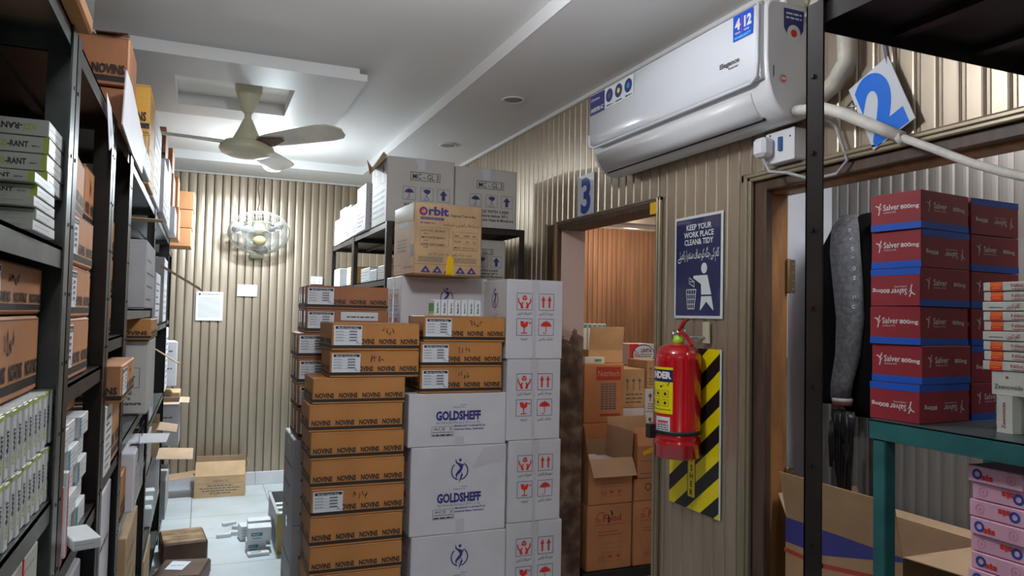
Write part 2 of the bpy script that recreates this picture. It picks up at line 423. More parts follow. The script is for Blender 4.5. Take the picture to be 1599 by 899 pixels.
# ---------------------------------------------------------------- print designs
def scribble(b, F, a, v, w, h, m=ink, t=.0022, n=3):
    rnd = random.Random(int(a*1e4)+int(v*1e4)+n)
    for i in range(n):
        x = a+w*(i+.1)/n; pts = [(x+rnd.uniform(0, w/n*.8), v+h*rnd.uniform(0, 1)) for _ in range(4)]
        b.line(F, pts, t, m, 2)
def fineline(b, F, a0, a1, v, h, m=ink_soft, L=2, seed=1):
    """a line of small unreadable print: short dark dashes"""
    rnd = random.Random(int(a0*1e4+v*1e5)+seed); x = a0
    while x < a1:
        e = min(a1, x+rnd.uniform(1.5, 5)*h); b.rect(F, x, v, e, v+h, m, L); x = e+h*.7
def urduline(b, F, a0, a1, v, h, m=ink, L=2, seed=0):
    words = ['احتیاط کریں', 'سیدھا رکھیں', 'شیشہ', 'خشک رکھیں', 'صاف رکھیں', 'کام کریں']
    t = urdu(' '.join(words[(seed+i) % 6] for i in range(max(1, int((a1-a0)/h/4)))))
    b.text(F, t, a0, v, h, m, L, w=a1-a0, bold=.0)
def sticker(F, a0, v0, a1, v1, big=True):
    s = MB(); s.rect(F, a0, v0, a1, v1, paper, 3)
    W, H = a1-a0, v1-v0
    s.rect(F, a0+W*.05, v1-H*.18, a1-W*.03, v1-H*.04, ink, 4)
    s.text(F, 'Movifen Capsule 20mg', a0+W*.5, v1-H*.155, H*.08, paper, 5, 'c', w=W*.72)
    for i in range(4):
        y = v1-H*(.32+.15*i)
        fineline(s, F, a0+W*.06, a0+W*.34, y, H*.03, ink_soft, 4, i); s.rect(F, a0+W*.55, y-H*.01, a0+W*.82, y+H*.05, ink_soft, 4)
        s.rect(F, a0+W*.05, y-H*.04, a0+W*.85, y-H*.03, ink_soft, 4)
    s.line(F, [(a1-W*.2, v0+H*.08), (a1-W*.15, v0+H*.2), (a1-W*.12, v0+H*.06), (a1-W*.03, v0+H*.07)], H*.02, ink, 4)
    return ('label', s)
def novins(b, F, lab=None, hand=0, n=4, start=0., up=True):
    W, H = F.W, F.H; r = []
    b.rect(F, 0, H*.085, W, H*.20, ink, 1)
    k = W/n
    for i in range(n):
        b.text(F, 'NOVINS', k*i+k*.10, H*.245, H*.175, ink, 2, w=k*.80, bold=.045)
    b.rect(F, 0, H*.955, W, H*.965, ink_soft, 1)
    if lab == 'l' or lab is True: r.append(sticker(F, W*.02, H*.20, W*.33, H*.90))
    if lab == 'r': r.append(sticker(F, W*.10, H*.14, W*.42, H*.88))
    if hand: scribble(b, F, W*(.44 if hand == 1 else .55), H*.56, W*.16, H*.28, ink, .0028, 4)
    return r
def pict(b, F, a, v, s, kind, m=redink, fr=navy):
    """square handling pictograms, side s, lower left corner (a, v)"""
    b.frame(F, a, v, a+s, v+s, s*.03, fr, 1)
    c = a+s/2
    if kind == 'arrows':
        for x in (c-s*.2, c+s*.2):
            b.rect(F, x-s*.055, v+s*.16, x+s*.055, v+s*.6, m, 1); b.poly(F, [(x-s*.14, v+s*.58), (x+s*.14, v+s*.58), (x, v+s*.88)], m, 1)
    if kind == 'arrow':
        b.rect(F, c-s*.13, v+s*.12, c+s*.13, v+s*.55, m, 1); b.poly(F, [(c-s*.32, v+s*.52), (c+s*.32, v+s*.52), (c, v+s*.9)], m, 1)
    if kind == 'glass':
        b.poly(F, [(c-s*.26, v+s*.84), (c-s*.22, v+s*.56), (c-s*.05, v+s*.45), (c+s*.05, v+s*.45), (c+s*.22, v+s*.56), (c+s*.26, v+s*.84), (c+s*.1, v+s*.80), (c+s*.02, v+s*.70), (c-s*.04, v+s*.84)], m, 1)
        b.rect(F, c-s*.035, v+s*.18, c+s*.035, v+s*.46, m, 1); b.rect(F, c-s*.2, v+s*.12, c+s*.2, v+s*.18, m, 1)
        b.rect(F, c+s*.30, v+s*.70, c+s*.42, v+s*.78, m, 1)
    if kind == 'brokenglass':
        b.poly(F, [(c-s*.3, v+s*.80), (c-s*.16, v+s*.60), (c+s*.1, v+s*.52), (c+s*.26, v+s*.66), (c+s*.3, v+s*.82), (c, v+s*.90)], m, 1)
        b.line(F, [(c+s*.02, v+s*.52), (c-s*.05, v+s*.36), (c+s*.06, v+s*.28)], s*.05, m, 1); b.arc(F, c, v+s*.14, s*.17, s*.22, 0, 2*PI, m, 1, 12, .4)
    if kind == 'umbrella':
        b.poly(F, [(c-s*.36, v+s*.52)]+[(c-s*.36*math.cos(PI*i/10), v+s*.52+s*.32*math.sin(PI*i/10)) for i in range(1, 10)]+[(c+s*.36, v+s*.52), (c+s*.24, v+s*.57), (c+s*.12, v+s*.52), (c, v+s*.57), (c-s*.12, v+s*.52), (c-s*.24, v+s*.57)], m, 1)
        b.rect(F, c-s*.025, v+s*.2, c+s*.025, v+s*.9, m, 1); b.arc(F, c-s*.09, v+s*.2, s*.065, s*.11, PI, 2*PI, m, 1, 8)
    if kind == 'hands':
        b.poly(F, [(c, v+s*.88), (c+s*.15, v+s*.80), (c+s*.15, v+s*.62), (c, v+s*.54), (c-s*.15, v+s*.62), (c-s*.15, v+s*.80)], m, 1)
        b.line(F, [(c-s*.15, v+s*.79), (c, v+s*.71), (c+s*.15, v+s*.79)], s*.025, white_card, 2); b.line(F, [(c, v+s*.71), (c, v+s*.54)], s*.025, white_card, 2)
        for g in (-1, 1):
            b.poly(F, [(c+g*s*.06, v+s*.10), (c+g*s*.24, v+s*.10), (c+g*s*.27, v+s*.28), (c+g*s*.42, v+s*.48), (c+g*s*.42, v+s*.70), (c+g*s*.36, v+s*.70), (c+g*s*.33, v+s*.50), (c+g*s*.22, v+s*.38), (c+g*s*.14, v+s*.50), (c+g*s*.08, v+s*.46), (c+g*s*.13, v+s*.32)], m, 1)
def redmarks(b, F):
    W, H = F.W, F.H; s = min(W*.285, H*.215)
    a1, a2 = W*.17, W*.56; vt, vb = H*.615, H*.295
    pict(b, F, a1, vt, s, 'hands'); pict(b, F, a2, vt, s, 'arrows'); pict(b, F, a1, vb, s, 'glass'); pict(b, F, a2, vb, s, 'umbrella')
    for (a, v, t) in ((a1, vt, 'احتیاط کریں'), (a2, vt, 'سیدھا رکھیں'), (a1, vb, 'شیشہ'), (a2, vb, 'خشک رکھیں')):
        ww = s*(.95 if len(t) > 5 else .45)
        b.text(F, urdu(t), a+s/2, v-H*.055, H*.036, ink, 1, 'c', w=ww, bold=.01)
    b.rect(F, W*.46, H*.0, W*.52, H, tape_w, .5)
def figure_logo(b, F, c, v, s, m=navy):
    """twisting ribbon person inside a ring"""
    b.disc(F, c+s*.02, v+s*.92, s*.07, m, 1)
    b.arc(F, c, v+s*.42, s*.36, s*.42, -PI*.42, PI*.28, m, 1); b.arc(F, c, v+s*.42, s*.36, s*.42, PI*.72, PI*1.42, m, 1)
    b.poly(F, [(c-s*.22, v+s*1.02), (c-s*.12, v+s*.82), (c, v+s*.78), (c+s*.14, v+s*.72), (c+s*.30, v+s*.82), (c+s*.16, v+s*.64), (c+s*.14, v+s*.52), (c+s*.05, v+s*.36), (c-s*.10, v+s*.26), (c-s*.16, v+s*.05), (c-s*.20, v+s*.28), (c-s*.10, v+s*.42), (c+s*.02, v+s*.55), (c-s*.06, v+s*.68), (c-s*.20, v+s*.80)], m, 1)
    b.poly(F, [(c+s*.10, v+s*.40), (c+s*.16, v+s*.22), (c+s*.06, v+s*.02), (c-s*.06, v-s*.14), (c+s*.04, v+s*.14), (c+s*.08, v+s*.26)], m, 1)
    for i in range(4): b.line(F, [(c-s*.10+i*s*.01, v+s*(.05+.07*i)), (c+s*.10, v+s*(.05+.07*i))], s*.012, m, 1)
def goldsheff(b, F, logo=True, tv=None, cx=.5):
    W, H = F.W, F.H; c = W*cx; v = tv if tv is not None else H*.36
    if logo: figure_logo(b, F, c, v+.100, .105)
    b.text(F, 'pharma', c+.01, v+.068, .006, navy, 1, 'l', w=.03); b.text(F, 'A PRODUCT OF', c, v+.056, .006, navy, 1, 'c', w=.06)
    b.text(F, 'GOLDSHEFF', c, v, .040, navy, 2, 'c', bold=.05, w=W*.46)
    b.text(F, 'NUTRACEUTICALS (PVT.) LTD', c, v-.020, .011, ink_soft, 1, 'c', w=W*.45, bold=0)
    b.frame(F, c-W*.27, v-.078, c-W*.05, v-.03, .0015, ink, 1)
    b.text(F, 'ACE  3', c-W*.25, v-.05, .014, ink, 1, w=W*.18, bold=0); fineline(b, F, c-W*.26, c-W*.06, v-.060, .003, ink); fineline(b, F, c-W*.26, c-W*.06, v-.074, .006, ink)
    b.text(F, 'Manufactured in Continental RF Ltd.', c-W*.04, v-.034, .009, navy, 1, w=W*.32, bold=.03); b.text(F, 'Industrial Estate, Hyderabad', c-W*.04, v-.050, .009, navy, 1, w=W*.30, bold=.03)
    b.rect(F, W*.47, 0, W*.56, v-.082, tape_w, 1)
def mcgl(b, F, low=True):
    W, H = F.W, F.H; s = W*.19; c = W*.56
    b.frame(F, c-W*.22, H*.66, c+W*.22, H*.79, .003, ink, 1); b.text(F, 'MC - GL 3', c, H*.683, H*.085, ink, 2, 'c', w=W*.39, bold=.004)
    for a, k in ((c-W*.33, 'umbrella'), (c-W*.07, 'brokenglass'), (c+W*.18, 'arrow')): pict(b, F, a, H*.36, s, k, navy, ink_soft)
    b.text(F, 'HANDLE WITH CARE', c, H*.27, H*.045, ink, 1, 'c', w=W*.62, bold=.03); b.text(F, 'Store below 30°c', c+W*.08, H*.20, H*.045, ink, 1, 'c', w=W*.44, bold=.03)
    b.text(F, 'Protect from Heat & Moisture', c+W*.02, H*.13, H*.045, ink, 1, 'c', w=W*.74, bold=.03)
    b.poly(F, [(W*.40, H*.985), (W*.45, H*.985), (W*.50, H*.86), (W*.46, H*.86)], tape_w, 1)
def arrowside(b, F):
    W, H = F.W, F.H
    for a in (.2, .62): pict(b, F, W*a, H*.62, W*.3, 'arrow', navy, ink_soft)
    for i in range(5): b.text(F, 'STORE BELOW 30 C KEEP DRY', W*.1, H*(.12+.09*i), H*.035, ink_soft, 1, w=W*.8)
def orbit(b, F):
    W, H = F.W, F.H
    b.arc(F, W*.12, H*.88, W*.035, W*.06, 0, 2*PI, navy, 1, 18); b.arc(F, W*.115, H*.88, W*.012, W*.032, PI*.2, PI*1.9, redink, 1, 14)
    b.text(F, 'rbit', W*.19, H*.835, H*.115, navy, 1, w=W*.30, bold=.04); b.rect(F, W*.08, H*.765, W*.42, H*.80, navy, 1)
    b.text(F, 'Diagnostic Tubes & Box', W*.52, H*.83, H*.035, ink, 1, w=W*.38)
    b.text(F, 'Orbit Healthcare', W*.085, H*.772, H*.02, kraft, 2, w=W*.3)
    urduline(b, F, W*.42, W*.95, H*.70, H*.045, ink, 1, 1); fineline(b, F, W*.08, W*.3, H*.71, H*.02)
    b.frame(F, W*.08, H*.40, W*.50, H*.66, .0015, ink_soft, 1); b.frame(F, W*.56, H*.36, W*.93, H*.62, .0015, ink_soft, 1)
    for i, t in enumerate(('LOT NO. 2023015', 'MFG DATE 2023/01', 'EXPIRY DATE 2028/01')): b.text(F, t, W*.10, H*(.60-.095*i), H*.028, ink, 1, w=W*.34); fineline(b, F, W*.13, W*.2, H*(.565-.095*i), H*.012)
    for i, t in enumerate(('Qty     1x50    50', 'N.W     10    12', 'MEAS   10 X 10 X 1')): b.text(F, t, W*.58, H*(.555-.085*i), H*.026, ink, 1, w=W*.32); b.rect(F, W*.56, H*(.535-.085*i), W*.93, H*(.539-.085*i), ink_soft, 1)
    urduline(b, F, W*.20, W*.85, H*.28, H*.035, ink, 1, 2)
    for i in range(4): fineline(b, F, W*.06, W*.42, H*(.18+.02*i), H*.010); fineline(b, F, W*.56, W*.92, H*(.18+.02*i), H*.010)
    b.rect(F, 0, H*.145, W, H*.149, ink, 1)
    for i in range(5):
        a = W*(.17+.17*i); b.poly(F, [(a-W*.075, H*.03), (a+W*.075, H*.03), (a, H*.13)], navy, 1); b.disc(F, a, H*.062, W*.018, kraft, 2, 6)
    t = MB(); t.poly(F, [(W*.46, 0), (W*.58, 0), (W*.575, H*.23), (W*.52, H*.30), (W*.475, H*.22)], tape_y, 3); t.rect(F, W*.46, -.0, W*.56, H*.02, tape_y, 3)
    c = MB(); c.rect(F, W*.48, H*.27, W*.575, H*.99, tape_m, 2)
    return [('yellow_tape', t)]
def orbit_side(b, F):
    W, H = F.W, F.H
    b.rect(F, W*.25, H*.68, W*.75, H*.76, ink_soft, 1)
    for i in range(4): fineline(b, F, W*.2, W*.62, H*(.35+.05*i), H*.02)
    b.frame(F, W*.1, H*.06, W*.42, H*.16, .002, ink_soft, 1); b.rect(F, W*.82, H*.25, W*.98, H*.42, ink_soft, 1); fineline(b, F, W*.5, W*.95, H*.1, H*.02, redprint)
def salver(b, F, flip=False, both=True, small=False):
    W, H = F.W, F.H
    def V(v, h=0): return v if not flip else H-v-h
    if flip: b.rect(F, 0, H*.82, W, H, blue_stripe, 1)
    else: b.rect(F, 0, 0, W, H*.18, blue_stripe, 1)
    def tx(t, a, v, h, w_, bold=.01):
        if flip: b.text(F, t, W-a, V(v, h), h, white_ink, 1, 'l', flip=True, w=w_, bold=bold)
        else: b.text(F, t, a, v, h, white_ink, 1, w=w_, bold=bold)
    def tr(pts, t):
        b.line(F, [((W-p, H-q) if flip else (p, q)) for p, q in pts], t, white_ink, 1)
    a = W*.13; s = H*.30; v = H*.48
    tr([(a+s*.15, v-s*.1), (a+s*.25, v+s*.3), (a+s*.12, v+s*.62), (a-s*.12, v+s*.72)], s*.10); tr([(a+s*.2, v+s*.5), (a+s*.36, v+s*.9)], s*.10); tr([(a+s*.2, v+s*.25), (a+s*.4, v+s*.5)], s*.07)
    tx('Salver', W*(.25 if not small else .25), H*.55, H*.16, W*(.28 if not small else .33)); tx('(Cefixime HCl)', W*.26, H*.47, H*.045, W*.25, 0)
    tx('800mg', W*(.66 if not small else .60), H*.55, H*.105, W*(.25 if not small else .36), .02)
def osis(b, F, flip=False):
    W, H = F.W, F.H
    g = (lambda x: W-x) if flip else (lambda x: x)
    c = g(W*.18); sg = -1 if flip else 1
    b.arc(F, c, H*.5, H*.17, H*.33, 0, 2*PI, navy_b, 1, 18)
    b.text(F, 'sis', c+sg*W*.075, H*(.22 if not flip else .42), H*.36, redink, 1, 'l', flip=flip, w=W*.22, bold=.045)
    b.arc(F, g(W*.80), H*.5, H*.24, H*.28, 0, 2*PI, redsoft, 1, 16); b.text(F, '40', g(W*.80)-W*.02, H*.38, H*.22, redsoft, 1, w=W*.04)
navy_b = mat('osis_blue', (.02, .07, .35), .5); redsoft = mat('soft_red_ink', (.75, .22, .33), .5)
def azi(b, F, flip=False):
    W, H = F.W, F.H
    if flip:
        b.text(F, 'AZI', W*.86, H*.32, H*.36, green_ink, 1, flip=True, w=W*.16, bold=.02); b.text(F, '-RANT', W*.68, H*.32, H*.36, ink, 1, flip=True, w=W*.32, bold=.03)
    else:
        b.text(F, 'AZI', W*.36, H*.30, H*.36, green_ink, 1, w=W*.13, bold=.02); b.text(F, '-RANT', W*.50, H*.30, H*.36, ink, 1, w=W*.25, bold=.03)
        fineline(b, F, W*.79, W*.88, H*.36, H*.08)
        b.rect(F, W*.93, 0, W, H, green_ink, 1)
def azi_spine(b, F):
    W, H = F.W, F.H
    b.rect(F, 0, H*.93, W, H, green_ink, 1)
    b.text(F, 'AZI', W*.72, H*.16, W*.46, green_ink, 1, rot=PI/2, w=H*.18, bold=.03); b.text(F, '-RANT', W*.72, H*.36, W*.46, ink, 1, rot=PI/2, w=H*.38, bold=.05)
def lines(b, F, n=5, m=ink_soft, k=.5, seed=0):
    W, H = F.W, F.H
    for i in range(n): fineline(b, F, W*.08, W*(.55+.35*((i*7+seed) % 3)/2), H*(.12+.78*i/n), H*.03*k*2, m, 1, seed)
def word(b, F, t, v=.4, h=.2, m=ink, w=.8, a=.5, bold=.02):
    b.text(F, t, F.W*a, F.H*v, F.H*h, m, 1, 'c', w=F.W*w, bold=bold)
def word_vertical(b, F, t, m=ink, a=.5, k=.7):
    b.text(F, t, F.W*(a+.12), F.H*.15, F.W*.28, m, 1, rot=PI/2, w=F.H*k)
# ================================================================ SETTING
XR, YB, ZC, XL, YN = 1.98, 7.31, 2.86, -1.68, -2.6       # right wall, back wall, low ceiling, left wall, near wall
ZT = 2.93                                               # tray ceiling
FLAT = [(0, 0), (.05, .8), (.12, 1.0), (.70, 1.0), (.80, .55), (.93, .5), (.95, 0), (1.0, 0)]
def ribbed(mb, axis, at, sgn, a0, a1, z0, z1, m, pitch=.0722, dep=.012, gm=groove, prof=None):
    """fluted cladding: shallow convex slats with a sharp slot, on plane axis=at, facing sgn"""
    k0 = math.floor(a0/pitch); k = k0
    prof = prof or [(0, 0), (.06, .35), (.10, .9), (.30, 1.0), (.62, .85), (.86, .55), (.93, .45), (.95, 0), (1.0, 0)]
    P = []
    while k*pitch < a1:
        for t, h in prof: P.append((k*pitch+t*pitch, h))
        k += 1
    Q = []
    for a, h in P:
        if a < a0: a = a0
        if a > a1: a = a1
        Q.append((a, h))
    for (p, q) in zip(Q, Q[1:]):
        if q[0]-p[0] < 1e-5 and abs(p[1]-q[1]) < .2: continue
        def pt(c, z):
            off = at+sgn*c[1]*dep
            return (off, c[0], z) if axis == 'x' else (c[0], off, z)
        mm = gm if (p[1] == 0 and q[1] == 0) else m
        mb.add([pt(p, z0), pt(q, z0), pt(q, z1), pt(p, z1)], [(0, 1, 2, 3)], mm)
    return mb
def slab(x0, x1, y0, y1, z0, z1, m): return MB().box(x0, x1, y0, y1, z0, z1, m)
struct('floor', slab(XL-.1, 5.6, YN-.1, YB+.1, -.1, 0, tiles))
# right wall: solid core with two openings, cladding on the room side
D1a, D1b, D2a, D2b, ZD = 2.945, 3.985, .15, 2.29, 2.155
wr = MB()
XI = 2.14                                               # far face of the right wall
for (ya, yb, za, zb) in ((D1b, YB, 0, ZC), (D1a, D1b, ZD, ZC), (D2b, D1a, 0, ZC), (D2a, D2b, ZD, ZC), (YN, D2a, 0, ZC)):
    wr.box(XR, XI, ya, yb, za, zb, plaster)
    ribbed(wr, 'x', XR, -1, ya, yb, za, zb, panel, dep=.007, prof=FLAT)
struct('wall_right', wr)
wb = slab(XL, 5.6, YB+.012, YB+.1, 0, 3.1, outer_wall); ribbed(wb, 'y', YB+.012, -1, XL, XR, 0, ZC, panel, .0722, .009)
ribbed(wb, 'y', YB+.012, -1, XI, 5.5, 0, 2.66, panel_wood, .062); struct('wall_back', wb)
struct('wall_left', slab(XL-.1, XL, YN, YB, 0, 3.1, outer_wall))
struct('wall_near', slab(XL, 5.6, YN-.1, YN, 0, 3.1, outer_wall))
struct('wall_outer', slab(5.5, 5.6, YN, YB, 0, 3.1, outer_wall))
bb = MB(); bb.box(XL, XR-.015, YB-.018, YB, .0, .118, white_card, .003)
for i in range(8): bb.box(XL+.35+.46*i, XL+.353+.46*i, YB-.0185, YB-.01, 0, .118, ink_soft)
struct('baseboard_back', bb)
# partitions of the rooms behind the right wall
wp = MB(); wp.box(XI, 5.5, 2.42, 2.50, 0, 3.1, pale_wall)
wp.box(XI, 2.26, 2.4185, 2.42, 0, .98, plaster); struct('wall_partition', wp)
wn = MB(); wn.box(2.512, 2.60, YN, 2.42, 0, 3.1, outer_wall); ribbed(wn, 'x', 2.512, -1, YN, 2.42, 0, 2.6, panel_grey, .053, .010)
struct('wall_niche', wn)
# ceilings
ce = MB()
TX0, TX1, TY0, TY1 = -1.0, 1.315, -1.9, 6.71
ce.box(TX1, XR, YN, YB, ZC, ZC+.02, ceil_m); ce.box(XL, TX0, YN, YB, ZC, ZC+.02, ceil_m)
ce.box(TX0, TX1, TY1, YB, ZC, ZC+.02, ceil_m); ce.box(TX0, TX1, YN, TY0, ZC, ZC+.02, ceil_m)
ce.box(TX0-.02, TX1+.02, TY0-.02, TY1+.02, ZT, ZT+.02, ceil_m)
struct('ceiling', ce)
t = MB(); t.box(TX1-.004, TX1, TY0, TY1, ZC-.001, ZT, white_paint); t.box(TX0, TX0+.004, TY0, TY1, ZC-.001, ZT, white_paint)
t.box(TX0, TX1, TY1-.004, TY1, ZC-.001, ZT, white_paint); t.box(TX0, TX1, TY0, TY0+.004, ZC-.001, ZT, white_paint)
struct('trim_1', t)
t = MB(); t.box(XR-.03, XR-.006, YN, YB-.01, ZC-.022, ZC, white_paint, .004); t.box(XL, XR-.03, YB-.03, YB-.006, ZC-.014, ZC, white_paint, .004); struct('trim_2', t)
# stepped plaster panel with a square opening round the fan mount
MX0, MX1, MY0, MY1 = -.62, .787, 3.98, 5.17; HX0, HX1, HY0, HY1 = -.175, .448, 4.325, 4.925
t = MB()
for (e, za, zb) in ((0, 2.855, 2.892), (-.035, 2.892, ZT)):
    a0, a1, b0, b1 = MX0-e, MX1+e, MY0-e, MY1+e
    t.box(a0, a1, b0, HY0, za, zb, white_paint); t.box(a0, a1, HY1, b1, za, zb, white_paint)
    t.box(a0, HX0, HY0, HY1, za, zb, white_paint); t.box(HX1, a1, HY0, HY1, za, zb, white_paint)
struct('trim_3', t)
struct('ceiling_inner_room', MB().box(XI, 5.5, 2.5, 6.1, 2.50, 2.56, ceil_m).box(XI, 5.5, 6.1, YB, 2.62, 2.68, ceil_m).box(XI, 5.5, 6.1, 6.13, 2.47, 2.62, white_paint))
struct('ceiling_niche', slab(XI, 2.512, YN, 2.42, 2.55, 2.6, ceil_m))
# door casings on the room side and linings in the reveals
def casing(ya, yb, zt, m, wdt=.055):
    t = MB()
    for y in (ya-wdt, yb):
        t.box(XR-.030, XR-.010, y, y+wdt, 0, zt+wdt*.6, m, .004); t.box(XR-.038, XR-.028, y+wdt*.25, y+wdt*.6, 0, zt+wdt*.5, m, .004)
    t.box(XR-.030, XR-.010, ya-wdt, yb+wdt, zt, zt+wdt*.6, m, .004); t.box(XR-.038, XR-.028, ya-wdt*.4, yb+wdt*.4, zt+wdt*.25, zt+wdt*.5, m, .004)
    return t
c1 = casing(D1a, D1b, ZD, bronze, .035); c1.box(XR-.028, XR+.0, D1b-.002, D1b+.17, 0, ZD+.01, wood_dark, .003).box(XR-.034, XR-.02, D1b+.14, D1b+.17, 0, ZD+.02, bronze, .003)
c1.box(XR-.033, XR-.012, D1b+.002, D1b+.05, 0, ZD, wood, .003)
c1.box(XR-.028, XR+.14, D1a, D1b, ZD-.028, ZD, wood_dark, .003); struct('trim_4', c1)
c2 = casing(D2a, D2b, ZD-.012, bronze, .055); struct('trim_5', c2)
fr = MB(); fr.box(XR-.008, XR+.030, D2b-.06, D2b-.001, 0, ZD-.012, wood_dark, .004); fr.box(XR+.030, XR+.118, D2b-.046, D2b-.001, 0, ZD-.012, wood, .004)
fr.box(XR-.008, XR+.030, D2a, D2b-.06, ZD-.052, ZD-.012, wood_dark, .004); fr.box(XR+.030, XR+.118, D2a, D2b-.046, ZD-.062, ZD-.012, wood, .004)
door = fr.build('door_2'); door['kind'] = 'structure'
for z in (1.78, .98):
    h = MB(); h.box(XR+.112, XR+.150, D2b-.052, D2b-.046, z-.065, z+.065, hinge_m, .002)
    h.lathe([(.006, -.067), (.007, -.06), (.007, .06), (.006, .067)], hinge_m, (XR+.112, D2b-.055, z), 10)
    for i in range(4): h.box(XR+.134, XR+.140, D2b-.0535, D2b-.052, z-.052+.032*i, z-.046+.032*i, steel_edge)
    h.build('hinge', door)

# ceiling lamps
def downlight(x, y, label, z=ZC, lit=False):
    o = thing('recessed_downlight', label, 'ceiling light', (x, y, z), 0, 'recessed ceiling lights')
    MB().lathe([(.052, 0), (.066, -.001), (.070, -.005), (.066, -.009), (.052, -.006), (.050, -.002)], white_paint, n=28).build('rim', o)
    MB().lathe([(.001, -.003), (.030, -.003), (.051, -.005), (.051, 0), (.001, 0)], led_warm if lit else lamp_off, n=28).build('lens', o)
downlight(1.629, 3.937, 'unlit round recessed downlight nearer the air conditioner')
downlight(1.642, 5.214, 'unlit round recessed downlight above the tall white cartons at the back')
downlight(4.054, 6.716, 'small lit warm downlight in the ceiling of the inner room', 2.62, True)
l = thing('ceiling_lamp', 'lit round ceiling lamp shining behind the ceiling fan blade', 'lamp', (.478, 6.03, ZT))
MB().lathe([(.001, 0), (.05, 0), (.052, -.015), (.022, -.03), (.022, -.13), (.05, -.145), (.001, -.145)], white_paint, n=28).build('lamp_base', l)
MB().lathe([(.001, -.145), (.05, -.145), (.082, -.165), (.084, -.19), (.072, -.215), (.045, -.233), (.001, -.238)], led, n=28).build('lamp_globe', l)

for (x, y, t_) in ((.60, 2.0, 'lit round ceiling lamp above the aisle, level with the air conditioner'), (.10, -1.2, 'lit round ceiling lamp at the near end of the room')):
    c = l.copy(); COL.objects.link(c); c.location = (x, y, ZT); c['label'] = t_
    for ch in list(l.children):
        d = ch.copy(); COL.objects.link(d); d.parent = c
# ---------------------------------------------------------------- ceiling fan
FX, FY = .215, 4.62
fan = thing('ceiling_fan', 'cream three-bladed ceiling fan hanging from the stepped white panel', 'ceiling fan', (FX, FY, 0))
MB().lathe([(.001, 2.93), (.078, 2.93), (.076, 2.90), (.045, 2.80), (.030, 2.772), (.024, 2.765)], cream_m, n=28).build('canopy', fan)
MB().lathe([(.020, 2.80), (.020, 2.66)], cream_m, n=16).build('down_rod', fan)
MB().lathe([(.022, 2.735), (.026, 2.73), (.055, 2.665), (.083, 2.61), (.085, 2.60), (.001, 2.60)], cream_m, n=28).build('lower_canopy', fan)
MB().lathe([(.085, 2.605), (.125, 2.595), (.148, 2.575), (.155, 2.553), (.145, 2.53), (.10, 2.512), (.045, 2.503), (.001, 2.50)], cream_m, n=36).build('motor', fan)
for th in (-53, 67, 187):
    a = math.radians(th)
    bl = MB(); rings = []
    for (r, wd, tw) in ((.13, .052, -.34), (.17, .058, -.34), (.22, .066, -.34), (.45, .076, -.33), (.62, .083, -.32), (.70, .074, -.31), (.735, .046, -.31), (.745, .012, -.31)):
        ring = []
        for (u, hh) in ((-1, 0), (-.8, .0035), (0, .010), (.8, .0035), (1, 0), (.8, -.0015), (0, .006), (-.8, -.0015)):
            ring.append(Vector((r, u*wd*math.cos(tw), 2.585+u*wd*math.sin(tw)+hh)))
        rings.append(ring)
    bl.loft(rings, blade_m); b = bl.build('blade', fan); b.rotation_euler[2] = a
    br = MB(); rings = []
    for (r, wd) in ((.12, .045), (.18, .05), (.24, .030), (.30, .01)):
        rings.append([Vector((r, u*wd*math.cos(.26), 2.576-u*wd*math.sin(.26)+h2)) for u, h2 in ((-1, 0), (1, 0), (1, .004), (-1, .004))])
    br.loft(rings, blade_b, smooth=False); k = br.build('blade_bracket', b)

# ---------------------------------------------------------------- wall fan
wf = thing('wall_fan', 'round caged wall fan tilted down on the back wall', 'fan', (.455, YB, 0))
ctr = Vector((0, -.30, 2.305)); tilt = Matrix.Rotation(math.radians(90+51), 3, 'X')     # cage axis tips towards the floor
MB().box(-.062, .062, -.085, -.004, 2.09, 2.15, cream_m, .012).build('switch_box', wf)
n = MB(); n.tube([(0, -.045, 2.14), (0, -.05, 2.25), (0, -.12, 2.33), (0, -.20, 2.36)], [.028, .024, .024, .04], cream_m, 12); n.build('bracket', wf)
MB().lathe([(.001, -.13), (.045, -.13), (.06, -.10), (.062, -.02), (.05, .0), (.001, .0)], cream_m, ctr, 24, True, tilt).build('motor_housing', wf)
R = .262
g = MB()
for (r, zz) in ((R, .0), (R*.985, .018), (R*.80, .062), (R*.5, .088)): g.ring(ctr+tilt @ Vector((0, 0, zz)), r, .003 if r < R else .005, wire_m, tilt, 56, 5)
for i in range(72):
    t_ = 2*PI*i/72; pts = []
    for q in (.20, .42, .64, .84, .97, 1.0): pts.append(ctr+tilt @ Vector((R*q*math.cos(t_+.28*q), R*q*math.sin(t_+.28*q), .098*math.sqrt(max(0, 1-q**3.2)))))
    g.tube(pts, .00125, wire_m, 4)
g.build('front_guard', wf)
g = MB()
for (r, zz) in ((R*.98, -.012), (R*.7, -.075), (R*.42, -.095)): g.ring(ctr+tilt @ Vector((0, 0, zz)), r, .0028, wire_m, tilt, 56, 5)
for i in range(48):
    t_ = 2*PI*i/48; pts = []
    for q in (.22, .5, .8, .96, 1.0): pts.append(ctr+tilt @ Vector((R*q*math.cos(t_), R*q*math.sin(t_), -.10*math.sqrt(max(0, 1-q**3)))))
    g.tube(pts, .0012, wire_m, 4)
g.build('rear_guard', wf)
MB().lathe([(.001, .118), (.025, .117), (.044, .110), (.058, .098), (.058, .09), (.001, .09)], mat('fan_badge', (.55, .47, .25), .4), ctr, 28, True, tilt).build('centre_badge', wf)
